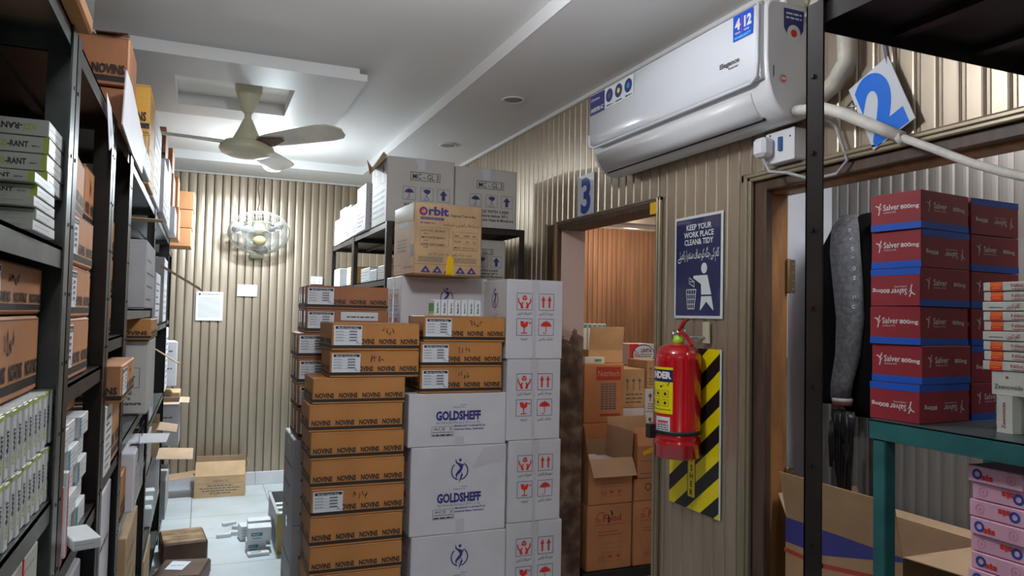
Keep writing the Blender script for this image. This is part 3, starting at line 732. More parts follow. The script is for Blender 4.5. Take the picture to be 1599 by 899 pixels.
for i in range(3):
    bl = MB(); rings = []
    for (r, w0, w1, tw) in ((.03, -.5, .5, .5), (.07, -.55, .7, .5), (.13, -.5, .85, .42), (.19, -.35, .80, .34), (.225, -.1, .6, .28), (.235, .1, .4, .26)):
        a = [(-w0), 0, w1]; ring = []
        for (u, hh) in ((w0, 0), ((w0+w1)/2, .002), (w1, 0), ((w0+w1)/2, -.001)):
            x, y, z = r, u*r*.62, .012+u*r*.5*math.sin(tw)+hh
            c_, s_ = math.cos(2.1*i+.5), math.sin(2.1*i+.5)
            ring.append(ctr+tilt @ Vector((x*c_-y*s_, x*s_+y*c_, z)))
        rings.append(ring)
    bl.loft(rings, glass_m); bl.build('blade', wf)
c = MB(); rnd = random.Random(3)
c.tube([(0, -.008, 2.855), (.006, -.02, 2.80), (-.004, -.02, 2.74), (.010, -.02, 2.68), (.014, -.02, 2.62), (0, -.03, 2.56), (.004, -.10, 2.50), (.0, -.2, 2.44), (0, -.235, 2.39)], .0045, mat('twisted_flex', (.35, .20, .14), .6), 6)
c.build('power_flex', wf)

# ---------------------------------------------------------------- papers and socket on the back wall
o = MB(); F = Frame((-.048, YB-.014, 1.508), (1, 0, 0), (0, 0, 1), (0, -1, 0), .228, .262)
o.box(-.048, .18, YB-.014, YB-.0125, 1.508, 1.77, paper)
F.O = Vector((-.048, YB-.014, 1.508)); o.disc(F, .03, .238, .010, navy, 1); fineline(o, F, .05, .2, .236, .006)
for i in range(17): fineline(o, F, .02, .208, .03+.011*i, .003, ink_soft, 1, i)
tag(o.build('wall_notice'), 'printed white notice sheet taped to the back wall, the larger and left one', 'notice')
o = MB(); o.box(.30, .472, YB-.014, YB-.0125, 1.738, 1.846, paper); tag(o.build('wall_paper'), 'small blank white sheet on the back wall under the wall fan', 'paper')
s = MB(); s.box(.955, 1.065, YB-.035, YB-.006, 1.87, 1.945, plastic_side, .004)
F = Frame((.955, YB-.035, 1.87), (1, 0, 0), (0, 0, 1), (0, -1, 0), .11, .075)
for a in (.03, .08): s.rect(F, a-.006, .018, a-.002, .028, ink); s.rect(F, a+.002, .018, a+.006, .028, ink); s.rect(F, a-.002, .04, a+.002, .05, ink)
tag(s.build('wall_socket'), 'small white double socket low on the back wall above the brown cartons', 'socket')

# ---------------------------------------------------------------- air conditioner
AY0, AY1 = 1.99, 3.235
ac = thing('air_conditioner', 'large glossy white split air conditioner on the panelled right wall', 'air conditioner', (XR, AY0, 0))
W_ = AY1-AY0
def prof_body(k=1.):
    # x offset from the wall (negative = into the room), z
    return [(-.012, 2.330), (-.05, 2.312), (-.09, 2.304), (-.125, 2.309), (-.155, 2.325), (-.180, 2.350), (-.199, 2.382), (-.211, 2.420), (-.218, 2.46), (-.222, 2.52), (-.222, 2.695), (-.217, 2.712), (-.205, 2.722), (-.012, 2.722)]
m_ = MB(); P = prof_body(); cxm, czm = -.1, 2.52
def ringat(y, s): return [Vector((cxm+(x-cxm)*s if x < -.02 else x, y, czm+(z-czm)*s)) for x, z in P]
m_.loft([ringat(0, .93), ringat(.003, .955), ringat(.010, .985), ringat(.022, 1.0), ringat(W_-.022, 1.0), ringat(W_-.010, .985), ringat(W_-.003, .955), ringat(W_, .93)], plastic_side, True, True)
m_.box(-.13, -.04, .01, W_-.01, 2.715, 2.74, plastic_side, .004)
m_.build('body', ac)
pn = MB(); FP = [(-.224, 2.712), (-.236, 2.700), (-.240, 2.60), (-.240, 2.50), (-.236, 2.450), (-.226, 2.436), (-.214, 2.440)]
def prg(y, s): return [Vector((x*(1 if s == 1 else .985), y, 2.57+(z-2.57)*s)) for x, z in FP]
pn.loft([prg(.014, .97), prg(.020, 1.), prg(W_-.020, 1.), prg(W_-.014, .97)], plastic_white, True, True)
pan = pn.build('front_panel', ac)
e = MB(); e.tube([(-.241, .02, 2.70), (-.243, .02, 2.50), (-.241, .026, 2.448), (-.236, .06, 2.432), (-.236, W_-.06, 2.432), (-.241, W_-.026, 2.448), (-.243, W_-.02, 2.50)], .0065, plastic_white, 8); e.build('panel_edge', ac)
lv = MB(); LP = [(-.2105, 2.408), (-.199, 2.376), (-.180, 2.346), (-.156, 2.322)]
lv.loft([[Vector((x, y, z)) for x, z in LP]+[Vector((x+.006, y, z+.004)) for x, z in LP[::-1]] for y in (.09, W_-.04)], plastic_side, True, True)
lvo = lv.build('louver', ac); lvo.location = (-.0022, 0, -.0022)
s = MB(); s.loft([[Vector((-.157, y, 2.3235)), Vector((-.147, y, 2.3175)), Vector((-.147, y, 2.3215)), Vector((-.157, y, 2.3275))] for y in (.08, W_-.05)], plastic_dark, True, False); so = s.build('outlet_slot', ac); so.location = (-.001, 0, -.0015)
F = Frame((-.2405, W_, 2.43), (0, -1, 0), (0, 0, 1), (-1, 0, 0), W_, .28)
st = MB(); a = W_-.150; st.rect(F, a, .175, a+.105, .268, mat('warranty_blue', (.01, .09, .62), .2), 2)
st.text(F, '4', a+.012, .215, .036, white_ink, 3, bold=.05); st.text(F, '12', a+.052, .215, .036, white_ink, 3, bold=.05, w=.045); st.rect(F, a+.046, .195, a+.048, .262, redink, 3)
st.text(F, 'YEARS', a+.010, .198, .008, white_ink, 3, w=.03); st.text(F, 'YEARS', a+.056, .198, .008, white_ink, 3, w=.03); st.text(F, 'WARRANTY', a+.052, .180, .010, mat('sky_ink', (.1, .55, .9), .4), 3, 'c', w=.09, bold=.04); st.build('warranty_sticker', pan)
st = MB(); st.rect(F, .028, .165, .168, .262, navy, 2); st.rect(F, .168, .165, .425, .262, poster_white, 2)
st.text(F, 'INVERTER AC', .036, .178, .018, white_ink, 3, w=.12, bold=.03); st.text(F, 'Dawlance', .05, .232, .013, white_ink, 3, w=.07); st.arc(F, .042, .238, .005, .007, 0, 6.28, white_ink, 3, 10)
for i in range(3): st.disc(F, .212+.084*i, .222, .032, navy, 3, 20); st.disc(F, .212+.084*i, .222, .013, [ink_soft, yellow, cyan_ink][i], 4, 8); fineline(st, F, .186+.084*i, .24+.084*i, .174, .006)
st.build('feature_sticker', pan)
st = MB(); st.text(F, 'Elegance', W_-.225, .098, .017, ink_soft, 2, w=.11, bold=.05); st.text(F, 'Inverter', W_-.175, .082, .009, ink_soft, 2, w=.055, bold=.03); st.build('model_lettering', pan)
F2 = Frame((-.222, .0, 2.31), (1, 0, 0), (0, 0, 1), (0, -1, 0), .21, .40)
st = MB(); st.poly(F2, [(.075, .385), (.165, .385), (.163, .315), (.142, .285), (.098, .285), (.077, .315)], navy, 2); fineline(st, F2, .085, .155, .365, .006, paper, 3); fineline(st, F2, .085, .155, .35, .006, paper, 3); st.disc(F2, .120, .300, .030, poster_white, 3); st.disc(F2, .120, .300, .014, redink, 4, 12); st.build('seal_sticker', ac)
st = MB(); st.disc(F2, .075, .135, .017, poster_white, 2); st.disc(F2, .075, .135, .014, mat('orange_red_ink', (.75, .2, .12), .5), 3, 16); st.rect(F2, .065, .131, .085, .139, poster_white, 4); st.rect(F2, .030, .135, .034, .175, plastic_dark, 2); st.build('round_sticker', ac)

# pipes and cables at its near end
p = MB(); p.tube([(1.93, 1.955, 2.66), (1.93, 1.93, 2.70), (1.92, 1.86, 2.68), (1.92, 1.80, 2.58), (1.925, 1.80, 2.46), (1.93, 1.86, 2.40), (1.935, 1.93, 2.375), (1.935, 1.955, 2.38)], .030, cream_wrap, 12)
tag(p.build('wrapped_pipe'), 'thick tape-wrapped cream pipe bundle curving beside the air conditioner', 'pipe')
p = MB(); p.tube([(1.88, 1.975, 2.335), (1.85, 1.90, 2.315), (1.82, 1.80, 2.292), (1.82, 1.71, 2.25), (1.835, 1.62, 2.195), (1.85, 1.53, 2.140)], .0185, hose_m, 12)
ho = p.build('drain_hose'); tag(ho, 'long white drain hose with a thick foam sleeve crossing the doorway on the right', 'hose')
p = MB(); p.tube([(1.85, 1.545, 2.148), (1.83, 1.42, 2.085), (1.79, 1.28, 2.015), (1.74, 1.16, 1.965), (1.69, 1.05, 1.925), (1.62, .85, 1.86)], .0115, hose_m, 10); p.lathe([(.0185, 0), (.0205, .004), (.0205, .014), (.0185, .018)], hose_m, (1.85, 1.54, 2.135), 12, True, Matrix.Rotation(1.2, 3, 'X')); p.build('thin_hose', ho)
def cable(pts, r, label, m=cable_m): tag(MB().tube(pts, r, m, 8).build('electric_cable'), label, 'cable')
cable([(1.955, 1.895, 2.84), (1.876, 1.87, 2.68), (1.872, 1.88, 2.50), (1.872, 1.86, 2.43)], .006, 'grey cable bulging beside the wrapped pipe, nearest the black rack post')
cable([(1.95, 1.70, 2.84), (1.94, 1.70, 2.70), (1.945, 1.68, 2.58), (1.945, 1.67, 2.48), (1.95, 1.66, 2.40), (1.95, 1.66, 2.36)], .0075, 'dark cable dropping behind the tilted number 2 sign')
cable([(1.95, 1.77, 2.84), (1.94, 1.755, 2.70), (1.94, 1.72, 2.60), (1.945, 1.69, 2.52), (1.945, 1.72, 2.60), (1.95, 1.74, 2.84)], .0055, 'looped dark cable between the wrapped pipe and the number 2 sign')
cable([(1.95, 1.92, 2.30), (1.94, 1.86, 2.26), (1.95, 1.82, 2.14), (1.945, 1.86, 2.10), (1.945, 1.97, 2.10), (1.90, 2.04, 2.13), (1.882, 2.11, 2.145), (1.880, 2.14, 2.196)], .006, 'pale grey plug lead hanging under the air conditioner', mat('pale_cable', (.35, .36, .37), .5))
s = thing('power_switch_box', 'white switched socket with a big plug under the air conditioner', 'socket', (XR, 2.1, 2.238))
MB().box(-.065, -.012, -.085, .06, -.06, .055, plastic_side, .006).build('socket_box', s)
q = MB(); q.box(-.072, -.064, -.085, .06, -.06, .055, plastic_side, .004); F = Frame((-.072, .06, -.06), (0, -1, 0), (0, 0, 1), (-1, 0, 0), .145, .115); q.disc(F, .025, .105, .004, ink); q.disc(F, .125, .085, .004, ink); q.build('face_plate', s)
MB().box(-.082, -.070, -.030, -.012, -.02, .03, mat('switch_blue', (.02, .10, .30), .4), .002).build('switch', s)
q = MB(); q.box(-.125, -.071, .010, .075, -.035, .035, plastic_side, .012); q.build('plug', s)

# ---------------------------------------------------------------- number signs, poster
def wallframe(y1, z0, w_, h_, x=XR-.016): return Frame((x, y1, z0), (0, -1, 0), (0, 0, 1), (-1, 0, 0), w_, h_)
s = MB(); s.box(-.003, 0, -.19, 0, 0, .235, sign_white, .001); F = Frame((-.003, 0, 0), (0, -1, 0), (0, 0, 1), (-1, 0, 0), .19, .235); s.text(F, '3', .095, .024, .185, mat('deep_sign_blue', (.01, .05, .30), .25), 1, 'c', bold=.035, w=.12)
tag(s.build('number_sign', None, (XR-.014, 3.757, 2.172)), 'metallic sign with a blue 3 above the first doorway', 'sign')
s = MB(); s.box(-.003, 0, -.165, 0, 0, .24, sign_white, .001); F = Frame((-.003, 0, 0), (0, -1, 0), (0, 0, 1), (-1, 0, 0), .165, .24); s.text(F, '2', .080, .018, .205, sign_blue, 1, 'c', bold=.05, w=.130)
o = s.build('number_sign', None, (XR-.035, 1.712, 2.150)); o.rotation_euler = (math.radians(-24), 0, 0); tag(o, 'silver sign with a big bright blue 2, hanging tilted beside the pipes', 'sign')
MB().tube([(.03, .02, .22), (-.005, .03, .19), (-.006, -.005, .17)], .004, steel_edge, 6).build('hanging_clip', o)
PW, PH = .335, .447
ps = MB(); ps.box(-.004, 0, -PW, 0, 0, PH, poster_white, .001); F = Frame((-.004, 0, 0), (0, -1, 0), (0, 0, 1), (-1, 0, 0), PW, PH)
ps.rect(F, .012, .012, PW-.012, PH-.012, poster_navy, 1)
for i, t in enumerate(('KEEP YOUR', 'WORK PLACE', 'CLEAN& TIDY')): ps.text(F, t, PW*.52, PH-.062-.0325*i, .024, poster_white, 2, 'c', w=[.175, .205, .20][i], bold=.02)
ps.text(F, urdu('کام کی جگہ کو صاف ستھرا رکھیئے'), PW*.51, PH-.187, .038, poster_white, 2, 'c', w=.285, bold=.006)
cx = .215
ps.disc(F, cx, PH-.232, .020, poster_white, 2, 24, .023)
ps.poly(F, [(cx+.022, PH-.262), (cx+.050, PH-.345), (cx-.018, PH-.345), (cx-.020, PH-.300), (cx-.075, PH-.272), (cx-.072, PH-.262)], poster_white, 2)
ps.poly(F, [(cx+.050, PH-.352), (cx+.066, PH-.448+.037), (cx+.061, PH-.448+.037), (cx+.016, PH-.375), (cx-.022, PH-.448+.037), (cx-.027, PH-.448+.037), (cx-.018, PH-.352)], poster_white, 2)
bx0 = .092
ps.line(F, [(bx0, .125), (bx0+.010, .042), (bx0+.056, .042), (bx0+.068, .125), (bx0, .125)], .004, poster_white, 2)
for i in range(1, 4): ps.line(F, [(bx0+.017*i, .125), (bx0+.010+.0115*i, .042)], .0028, poster_white, 2)
for i in range(1, 4): ps.line(F, [(bx0+.003*i, .125-.021*i), (bx0+.068-.003*i, .125-.021*i)], .0028, poster_white, 2)
ps.line(F, [(bx0+.02, .178), (bx0+.055, .158), (bx0+.055, .137), (bx0+.02, .152), (bx0+.02, .178)], .003, poster_white, 2); fineline(ps, F, bx0+.026, bx0+.05, .157, .004, poster_white)
tag(ps.build('safety_poster', None, (XR-.013, 2.803, 1.609)), 'navy KEEP YOUR WORK PLACE CLEAN poster with a figure and a bin', 'poster')
t = MB(); t.box(XR-.042, XR-.036, 2.925, 2.972, 2.095, 2.150, tape_y, .001); tag(t.build('tape_scrap'), 'scrap of yellow tape on the upper corner of the first door frame', 'tape')

# ---------------------------------------------------------------- hazard board and extinguisher
BW, BH = .352, .69
hz = MB(); hz.box(-.004, 0, -BW, 0, 0, BH, poster_white, .001); F = Frame((-.004, 0, 0), (0, -1, 0), (0, 0, 1), (-1, 0, 0), BW, BH)
hz.rect(F, 0, .0, BW-.008, BH, yellow, 1)
def clip(pts, lo, hi, ax):
    for (lim, keep) in ((lo, 1), (hi, -1)):
        out = []
        for i in range(len(pts)):
            p, q = pts[i], pts[(i+1) % len(pts)]; dp, dq = (p[ax]-lim)*keep, (q[ax]-lim)*keep
            if dp >= 0: out.append(p)
            if (dp > 0) != (dq > 0) and dp != dq: t_ = dp/(dp-dq); out.append((p[0]+(q[0]-p[0])*t_, p[1]+(q[1]-p[1])*t_))
        pts = out
        if len(pts) < 3: return None
    return pts
sl = .235/BW*1.0
for k in range(-4, 9):
    y = -.10+k*.145; pts = [(0, y), (BW-.008, y+.27), (BW-.008, y+.27+.07), (0, y+.07)]
    c = clip(pts, 0, BH, 1)
    if c: hz.poly(F, c, black_v, 2)
hz.rect(F, .135, .05, .190, .66, yellow, 3); hz.frame(F, .135, .05, .190, .66, .003, ink, 4)
for i, ch in enumerate('FIRE EXTINGUISHER'[::-1]): hz.text(F, ch, .1625, .062+.0345*i, .024, ink, 4, 'c', bold=.02)
tag(hz.build('hazard_board', None, (XR-.013, 2.822, .793)), 'yellow and black diagonally striped board behind the fire extinguisher', 'sign')
EX, EY, EZ = 1.862, 2.625, 1.03
ex = thing('fire_extinguisher', 'red fire extinguisher hanging on the striped board', 'fire extinguisher', (EX, EY, EZ))
MB().lathe([(.001, .012), (.080, .012), (.090, .0), (.0955, .004), (.0955, .055), (.098, .058), (.098, .064), (.0955, .067), (.0955, .085), (.0975, .088), (.0955, .092), (.0955, .40), (.092, .432), (.078, .455), (.045, .470), (.022, .474), (.001, .474)], ext_red, n=48).build('cylinder', ex)
v = MB(); v.lathe([(.022, .470), (.024, .485), (.020, .50), (.014, .505), (.001, .505)], mat('lime_collar', (.45, .75, .05), .3), n=20); v.lathe([(.013, .50), (.015, .52), (.010, .53)], chrome, n=14); v.build('valve', ex)
h = MB(); h.loft([[Vector((s_*.009-.0, y, z)) for s_, z in ((-1, z0), (1, z0), (1, z1), (-1, z1))] for y, z0, z1 in ((.012, .50, .515), (-.010, .518, .535), (-.025, .540, .556), (-.045, .562, .572), (-.068, .572, .577))], ext_red, True, False); h.build('squeeze_lever', ex)
h = MB(); h.loft([[Vector((s_*.009, y, z)) for s_, z in ((-1, z0), (1, z0), (1, z1), (-1, z1))] for y, z0, z1 in ((.010, .495, .507), (-.03, .512, .522), (-.075, .485, .495), (-.095, .462, .470))], ext_red, True, False); h.build('carry_handle', ex)
g = MB(); g.lathe([(.001, 0), (.021, 0), (.022, .004), (.021, .014), (.001, .014)], chrome, (-.008, .036, .507), 20, True, Matrix.Rotation(PI/2, 3, 'Y') @ Matrix.Rotation(.5, 3, 'X')); g.build('pressure_gauge', ex)
g = MB(); g.ring((-.005, -.040, .518), .016, .0022, chrome, Matrix.Rotation(PI/2, 3, 'Y'), 20, 5); g.build('pull_ring', ex)
fr_ = Frame((0, 0, 0), (1, 0, 0), (0, 0, 1), (0, -1, 0), 1, 1, r=.0962, a0=PI*.715)
lb = MB(); A0, A1 = .0, .158
lb.rect(fr_, A0, .185, A1, .375, yellow, 1); lb.rect(fr_, A0, .315, A1, .365, poster_navy, 2)
lb.text(fr_, 'INDER', A1-.006, .330, .026, white_ink, 3, 'r', w=.105, bold=.06); lb.poly(fr_, [(.02, .317), (A1-.012, .317), (A1-.02, .300), (A1-.045, .300), (A1-.055, .288), (A1-.062, .298), (.02, .300)], poster_navy, 2)
for i in range(3):
    for j in range(2): lb.frame(fr_, .03+.04*i, .215+.037*j, .06+.04*i, .243+.037*j, .0015, ink, 2); lb.disc(fr_, .045+.04*i, .229+.037*j, .007, ink, 2, 8)
fineline(lb, fr_, .03, .15, .20, .003, ink, 2)
lb.build('yellow_label', ex)
lb = MB(); lb.rect(fr_, .075, .11, .148, .172, paper, 1); lb.rect(fr_, .085, .150, .14, .156, redink, 2); lb.text(fr_, 'PRESS', .112, .142, .012, redink, 3, 'c', w=.05)
for i in range(3): fineline(lb, fr_, .082, .142, .118+.009*i, .004, ink, 2)
lb.build('service_label', ex)
st = MB(); st.lathe([(.0965, .098), (.100, .100), (.100, .112), (.0965, .114)], rubber, n=40); st.box(-.118, -.088, .03, .062, .075, .135, rubber, .004); st.build('strap', ex)
hk = MB(); hk.box(.088, .100, -.085, -.045, .475, .565, cream_m, .002); hk.tube([(.09, -.06, .50), (.04, -.04, .50), (.0, -.01, .49)], .005, steel_edge, 8); hk.build('wall_hook', ex)
# ================================================================ RACKS
def rack(label, x0, x1, y0, y1, zt, levels, mp, ms, edge='R', fl=.045, back=None, group=None, cat='rack', mids=()):
    o = thing('metal_rack', label, cat, ((x0+x1)/2, (y0+y1)/2, 0), 0, group)
    ox, oy = (x0+x1)/2, (y0+y1)/2
    for sx in (0, 1):
        for sy in (0, 1):
            X, Y = (x0, x1)[sx]-ox, (y0, y1)[sy]-oy; a, b_ = (1, -1)[sx], (1, -1)[sy]
            p = MB(); p.box(min(X, X+a*fl), max(X, X+a*fl), min(Y, Y+b_*.003), max(Y, Y+b_*.003), 0, zt, mp)
            p.box(min(X, X+a*.003), max(X, X+a*.003), min(Y, Y+b_*fl), max(Y, Y+b_*fl), 0, zt, mp)
            for k in range(int(zt/.12)):     # bolt heads
                p.box(min(X-a*.0015, X), max(X-a*.0015, X), Y+b_*fl*.4-.003, Y+b_*fl*.4+.003, .06+.12*k, .066+.12*k, mp)
            p.build('post', o)
    for z in levels:
        s = MB(); e = .004
        s.box(x0-ox+e, x1-ox-e, y0-oy+e, y1-oy-e, z-.006, z, ms)
        for X in (x0-ox+e, x1-ox-e-.002): s.box(X, X+.002, y0-oy+e, y1-oy-e, z-.036, z, ms)
        for Y in (y0-oy+e, y1-oy-e-.002): s.box(x0-ox+e, x1-ox-e, Y, Y+.002, z-.036, z, ms)
        for k in (1, 2): 
            xx = x0-ox+(x1-x0)*k/3; s.box(xx-.012, xx+.012, y0-oy+e, y1-oy-e, z-.02, z-.006, ms)
        s.build('shelf', o)
    if back:
        bx_, m = back
        b = MB(); b.box(bx_-ox, bx_-ox+.003, y0-oy+.01, y1-oy-.01, .1, zt-.04, m); b.build('back_panel', o)
    return o
board = mat('dark_board', (.055, .04, .035), .5, noise=.3, nscale=4)
G = 'left rack row'
XF = -.218
rack('grey-green steel rack nearest the camera on the left, full of upright boxes', XF-.48, XF, -.1, 1.50, 2.085, (2.085, 1.702, 1.276, .86, .42), grey_metal, grey_metal, back=(XF-.47, board))
rack('narrow dark steel rack just past the nearest grey-green rack', XF-.48, XF, 1.505, 2.115, 2.085, (2.085, 1.458, 1.125, .62, .2), brown_metal, brown_metal, back=(XF-.47, board))
rack('narrow black steel rack in the left row, second beyond the grey-green one', XF-.48, XF, 2.12, 2.625, 2.085, (2.085, 1.52, 1.160, .62, .2), black_metal, brown_metal, back=(XF-.47, board))
rack('black steel rack of the left row beside the dark tin-like carton', XF-.48, XF, 2.63, 3.96, 2.085, (2.085, 1.60, 1.172, .90, .35), black_metal, grey_metal, fl=.035, back=(XF-.47, board))
rack('black steel rack of the left row opposite the bin on the floor', XF-.48, XF, 3.965, 5.66, 2.085, (2.085, 1.515, 1.03, .78, .40, .10), black_metal, grey_metal, fl=.035, back=(XF-.47, board))
rack('last steel rack of the left row, standing against the back wall', XF-.50, XF-.03, 5.665, 7.0, 2.085, (2.085, 1.515, 1.02, .56, .12), black_metal, grey_metal, fl=.035, back=(XF-.49, board))
rack('black steel rack against the right wall behind the tall carton stacks', .95, 1.80, 4.13, 5.14, 2.128, (2.128, 1.80, 1.3, .8, .2), brown_metal, brown_metal, fl=.035)
rack('black steel rack in the back right corner', .95, 1.80, 5.145, 6.05, 2.128, (2.128, 1.80, 1.3, .8, .2), brown_metal, brown_metal, fl=.035)
# near right: black rack whose far corner post crosses the view
rk = rack('tall dark brown steel rack at the right edge, nearest the camera', .864, 1.44, -.35, .888, 2.098, (2.098, .35), brown_metal, brown_metal, fl=.034)
# teal rack top with its leg
tl = thing('teal_steel_table', 'teal painted steel stand holding the maroon boxes at the right edge', 'table', (1.74, .8, 0))
TTZ, TY = 1.372, 1.335
s = MB(); s.box(-.24, .20, -.55, TY-.8, TTZ-.004, TTZ, teal_top); s.box(-.24, -.236, -.55, TY-.8, TTZ-.046, TTZ, teal_metal, .001); s.box(-.24, .20, TY-.804, TY-.8, TTZ-.046, TTZ, teal_metal, .001); s.box(-.24, .20, -.554, -.55, TTZ-.046, TTZ, teal_metal); s.build('table_top', tl)
for x, y in ((-.236, TY-.845), (.155, TY-.845), (-.236, -.52), (.155, -.52)):
    p = MB(); p.box(x, x+.036, y, y+.036, 0, TTZ-.046, teal_metal, .003); p.build('leg', tl)
for z in (.94, .35):
    s = MB(); s.box(-.2, .155, -.52, TY-.845, z-.02, z, teal_metal); s.build('lower_shelf', tl)

# ================================================================ CENTRAL STACKS
Y0 = 3.40
def nv(x0, x1, z0, z1, label, y0=Y0, dep=.30, lab=None, hand=0, group=None, m=brown, rz=0, side=True, n=4, tape=None):
    pr = [('F', novins, lab, hand, n)]
    if side: pr += [('L', novins, None, 0, 2), ('R', novins, None, 0, 2)]
    return carton(label, x0, x1, y0, y0+dep, z0, z1, m, pr, rz, group=group, tape=tape)
GN = 'brown cartons of the front stack'
# pallet-like base under the stacks, just below the frame
pl = thing('plastic_pallet', 'low black pallet under the front carton stacks', 'pallet', (1.1, 3.6, 0))
q = MB(); q.box(-.66, .66, -.2, .16, .12, .154, rubber, .004)
for i in range(3): q.box(-.66+.56*i, -.46+.56*i, -.2, .16, 0, .12, rubber, .004)
q.build('deck', pl)
rows = [(.470, .890, 1.190, 1.308, None, 0), (.458, .882, 1.073, 1.190, None, 0), (.467, .891, .942, 1.066, None, 0), (.473, .897, .816, .942, None, 0), (.477, .898, .687, .816, 'l', 1), (.475, .895, .557, .687, None, 0), (.479, .896, .434, .557, None, 0), (.475, .893, .305, .434, None, 0), (.478, .893, .155, .305, None, 0)]
rows[1] = (.458, .882, 1.066, 1.190, None, 0)
nm = ['top carton of the long unlabelled brown stack, under the two overhanging ones', 'brown carton second from the top in the long front brown stack', 'brown carton third from the top in the long brown stack', 'brown carton directly above the labelled one in the long brown stack', 'brown carton in the long brown stack with a white label and handwriting', 'brown carton directly below the labelled one in the long brown stack', 'lowest fully visible brown carton of the long brown stack', 'brown carton cut by the bottom edge of the picture in the long brown stack', 'bottom brown carton of the long brown stack standing on the pallet']
for (a, b_, c_, d_, lb_, hd), t_ in zip(rows, nm): nv(a, b_, c_, d_, t_, lab=lb_, hand=hd, group=GN, rz=random.uniform(-.012, .012))
nv(.545, .955, 1.308, 1.430, 'lower of the two labelled brown cartons that overhang the long brown stack', lab='l', hand=1, group=GN, rz=-.02)
nv(.540, .950, 1.430, 1.558, 'upper of the two labelled brown cartons that overhang the long brown stack', lab='l', hand=2, group=GN, rz=.035)
for (a, b_, c_, d_, t_) in ((.962, 1.375, 1.228, 1.352, 'lowest of the three labelled brown cartons standing on the small white carton'), (.963, 1.375, 1.352, 1.473, 'middle of the three labelled brown cartons standing on the small white carton'), (.975, 1.388, 1.473, 1.598, 'topmost of the three labelled brown cartons, with small boxes lying on it')):
    nv(a, b_, c_, d_, t_, lab='l', hand=1+(a > .97), group=GN, rz=random.uniform(-.01, .015))
GL = 'reddish cartons of the rear left stack'
for (a, b_, c_, d_, lb_, t_) in ((.478, .892, 1.618, 1.737, 'l', 'reddish-brown labelled carton on top of the rear left stack'), (.480, .894, 1.498, 1.618, 'l', 'reddish-brown carton with two white labels, second in the rear left stack'),
        (.446, .880, 1.373, 1.498, 'l', 'reddish-brown carton third from the top of the rear left stack, jutting left'), (.450, .883, 1.245, 1.373, 'l', 'reddish-brown carton fourth from the top of the rear left stack'), (.454, .887, 1.118, 1.245, 'l', 'reddish-brown carton fifth from the top of the rear left stack'), (.458, .890, .972, 1.118, 'l', 'lowest reddish-brown carton of the rear left stack, resting on a pale carton')):
    o = nv(a, b_, c_, d_, t_, y0=3.80, dep=.31, lab=lb_, group=GL, m=brown_red, rz=random.uniform(-.015, .015))
    if 'second' in t_:
        F = faces(b_-a, .31, d_-c_)['F']; s = MB(); s.rect(F, .17, .065, .36, .108, paper, 4); fineline(s, F, .20, .34, .08, .006, ink, 5); s.build('label', o)
    Fl = faces(b_-a, .31, d_-c_)['L']
    for u in (.05, .12, .25): MB().rect(Fl, u, .03, u+.028, d_-c_-.01, tape_m, 3).build('packing_tape', o)
for z0, z1, t_ in ((.552, .972, 'upper pale grey carton below the reddish rear left stack'), (.13, .552, 'lower pale grey carton below the reddish rear left stack')):
    carton(t_, .442, .900, 3.80, 4.22, z0 if z0 > .2 else 0, z1, grey_card, [('F', lines, 4), ('L', lines, 3)], tape=tape_w, group='pale cartons under the rear left stack')

GG = 'white cartons with navy lettering'
def gs(x0, x1, z0, z1, label, y0=Y0, dep=.33, logo=True, tv=None, cx=.5, rz=0):
    return carton(label, x0, x1, y0, y0+dep, z0, z1, white_card, [('F', goldsheff, logo, tv, cx), ('L', redmarks)], rz, group=GG, tape=tape_w)
gs(.910, 1.402, .977, 1.228, 'low white carton with bold navy lettering, under three labelled brown cartons', logo=False, tv=.125)
o = gs(.926, 1.408, .562, .977, 'tall white carton with the full navy figure logo and lettering', tv=.150, rz=.005)
F = faces(.482, .33, .413)['F']; t = MB(); t.poly(F, [(.30, .30), (.47, .34), (.478, .408), (.36, .400)], tape_w, 2); t.build('packing_tape', o)
gs(.938, 1.415, .155, .562, 'white carton at the bottom edge, only its navy figure logo showing', tv=.150)
gb = carton('plain white carton on the floor, hidden behind the navy-lettered stack', .955, 1.43, 3.775, 4.105, 0, .50, white_card, group='plain white cartons behind the stack')
carton('plain white carton in the middle of the hidden rear column', .955, 1.43, 3.775, 4.105, .50, 1.0, white_card, group='plain white cartons behind the stack')
carton('plain white carton at the top of the hidden rear column', .955, 1.43, 3.775, 4.105, 1.0, 1.39, white_card, group='plain white cartons behind the stack')
def logo_only(b, F): figure_logo(b, F, F.W*.52, F.H*.66, .085)
carton('white carton carrying the worn kraft one, its figure logo half hidden', .953, 1.430, 3.775, 4.105, 1.39, 1.802, white_card, [('F', logo_only), ('L', redmarks)], group=GG, tape=tape_w)
GR = 'white cartons with red handling marks'
for (a, b_, c_, d_, t_) in ((1.395, 1.703, 1.390, 1.788, 'topmost white carton with four red handling marks'), (1.405, 1.698, .988, 1.390, 'second white carton from the top with four red handling marks'), (1.418, 1.706, .585, .988, 'third white carton from the top with four red handling marks'), (1.420, 1.722, .155, .585, 'lowest white carton with four red handling marks')):
    carton(t_, a, b_, Y0, Y0+.33, c_, d_, white_card, [('F', redmarks), ('L', goldsheff, True, .15)], random.uniform(-.012, .008), group=GR, tape=tape_w)
# Orbit carton
o = carton('worn kraft carton with yellow tape, perched on a white carton', .962, 1.325, 3.60, 3.98, 1.802, 2.165, kraft, [('F', orbit), ('L', orbit_side)], .03, c=.007)
F = faces(.363, .38, .363)['L']; t = MB(); t.poly(F, [(.02, .29), (.36, .27), (.37, .362), (.01, .362)], tape_m, 3); t.build('packing_tape', o)
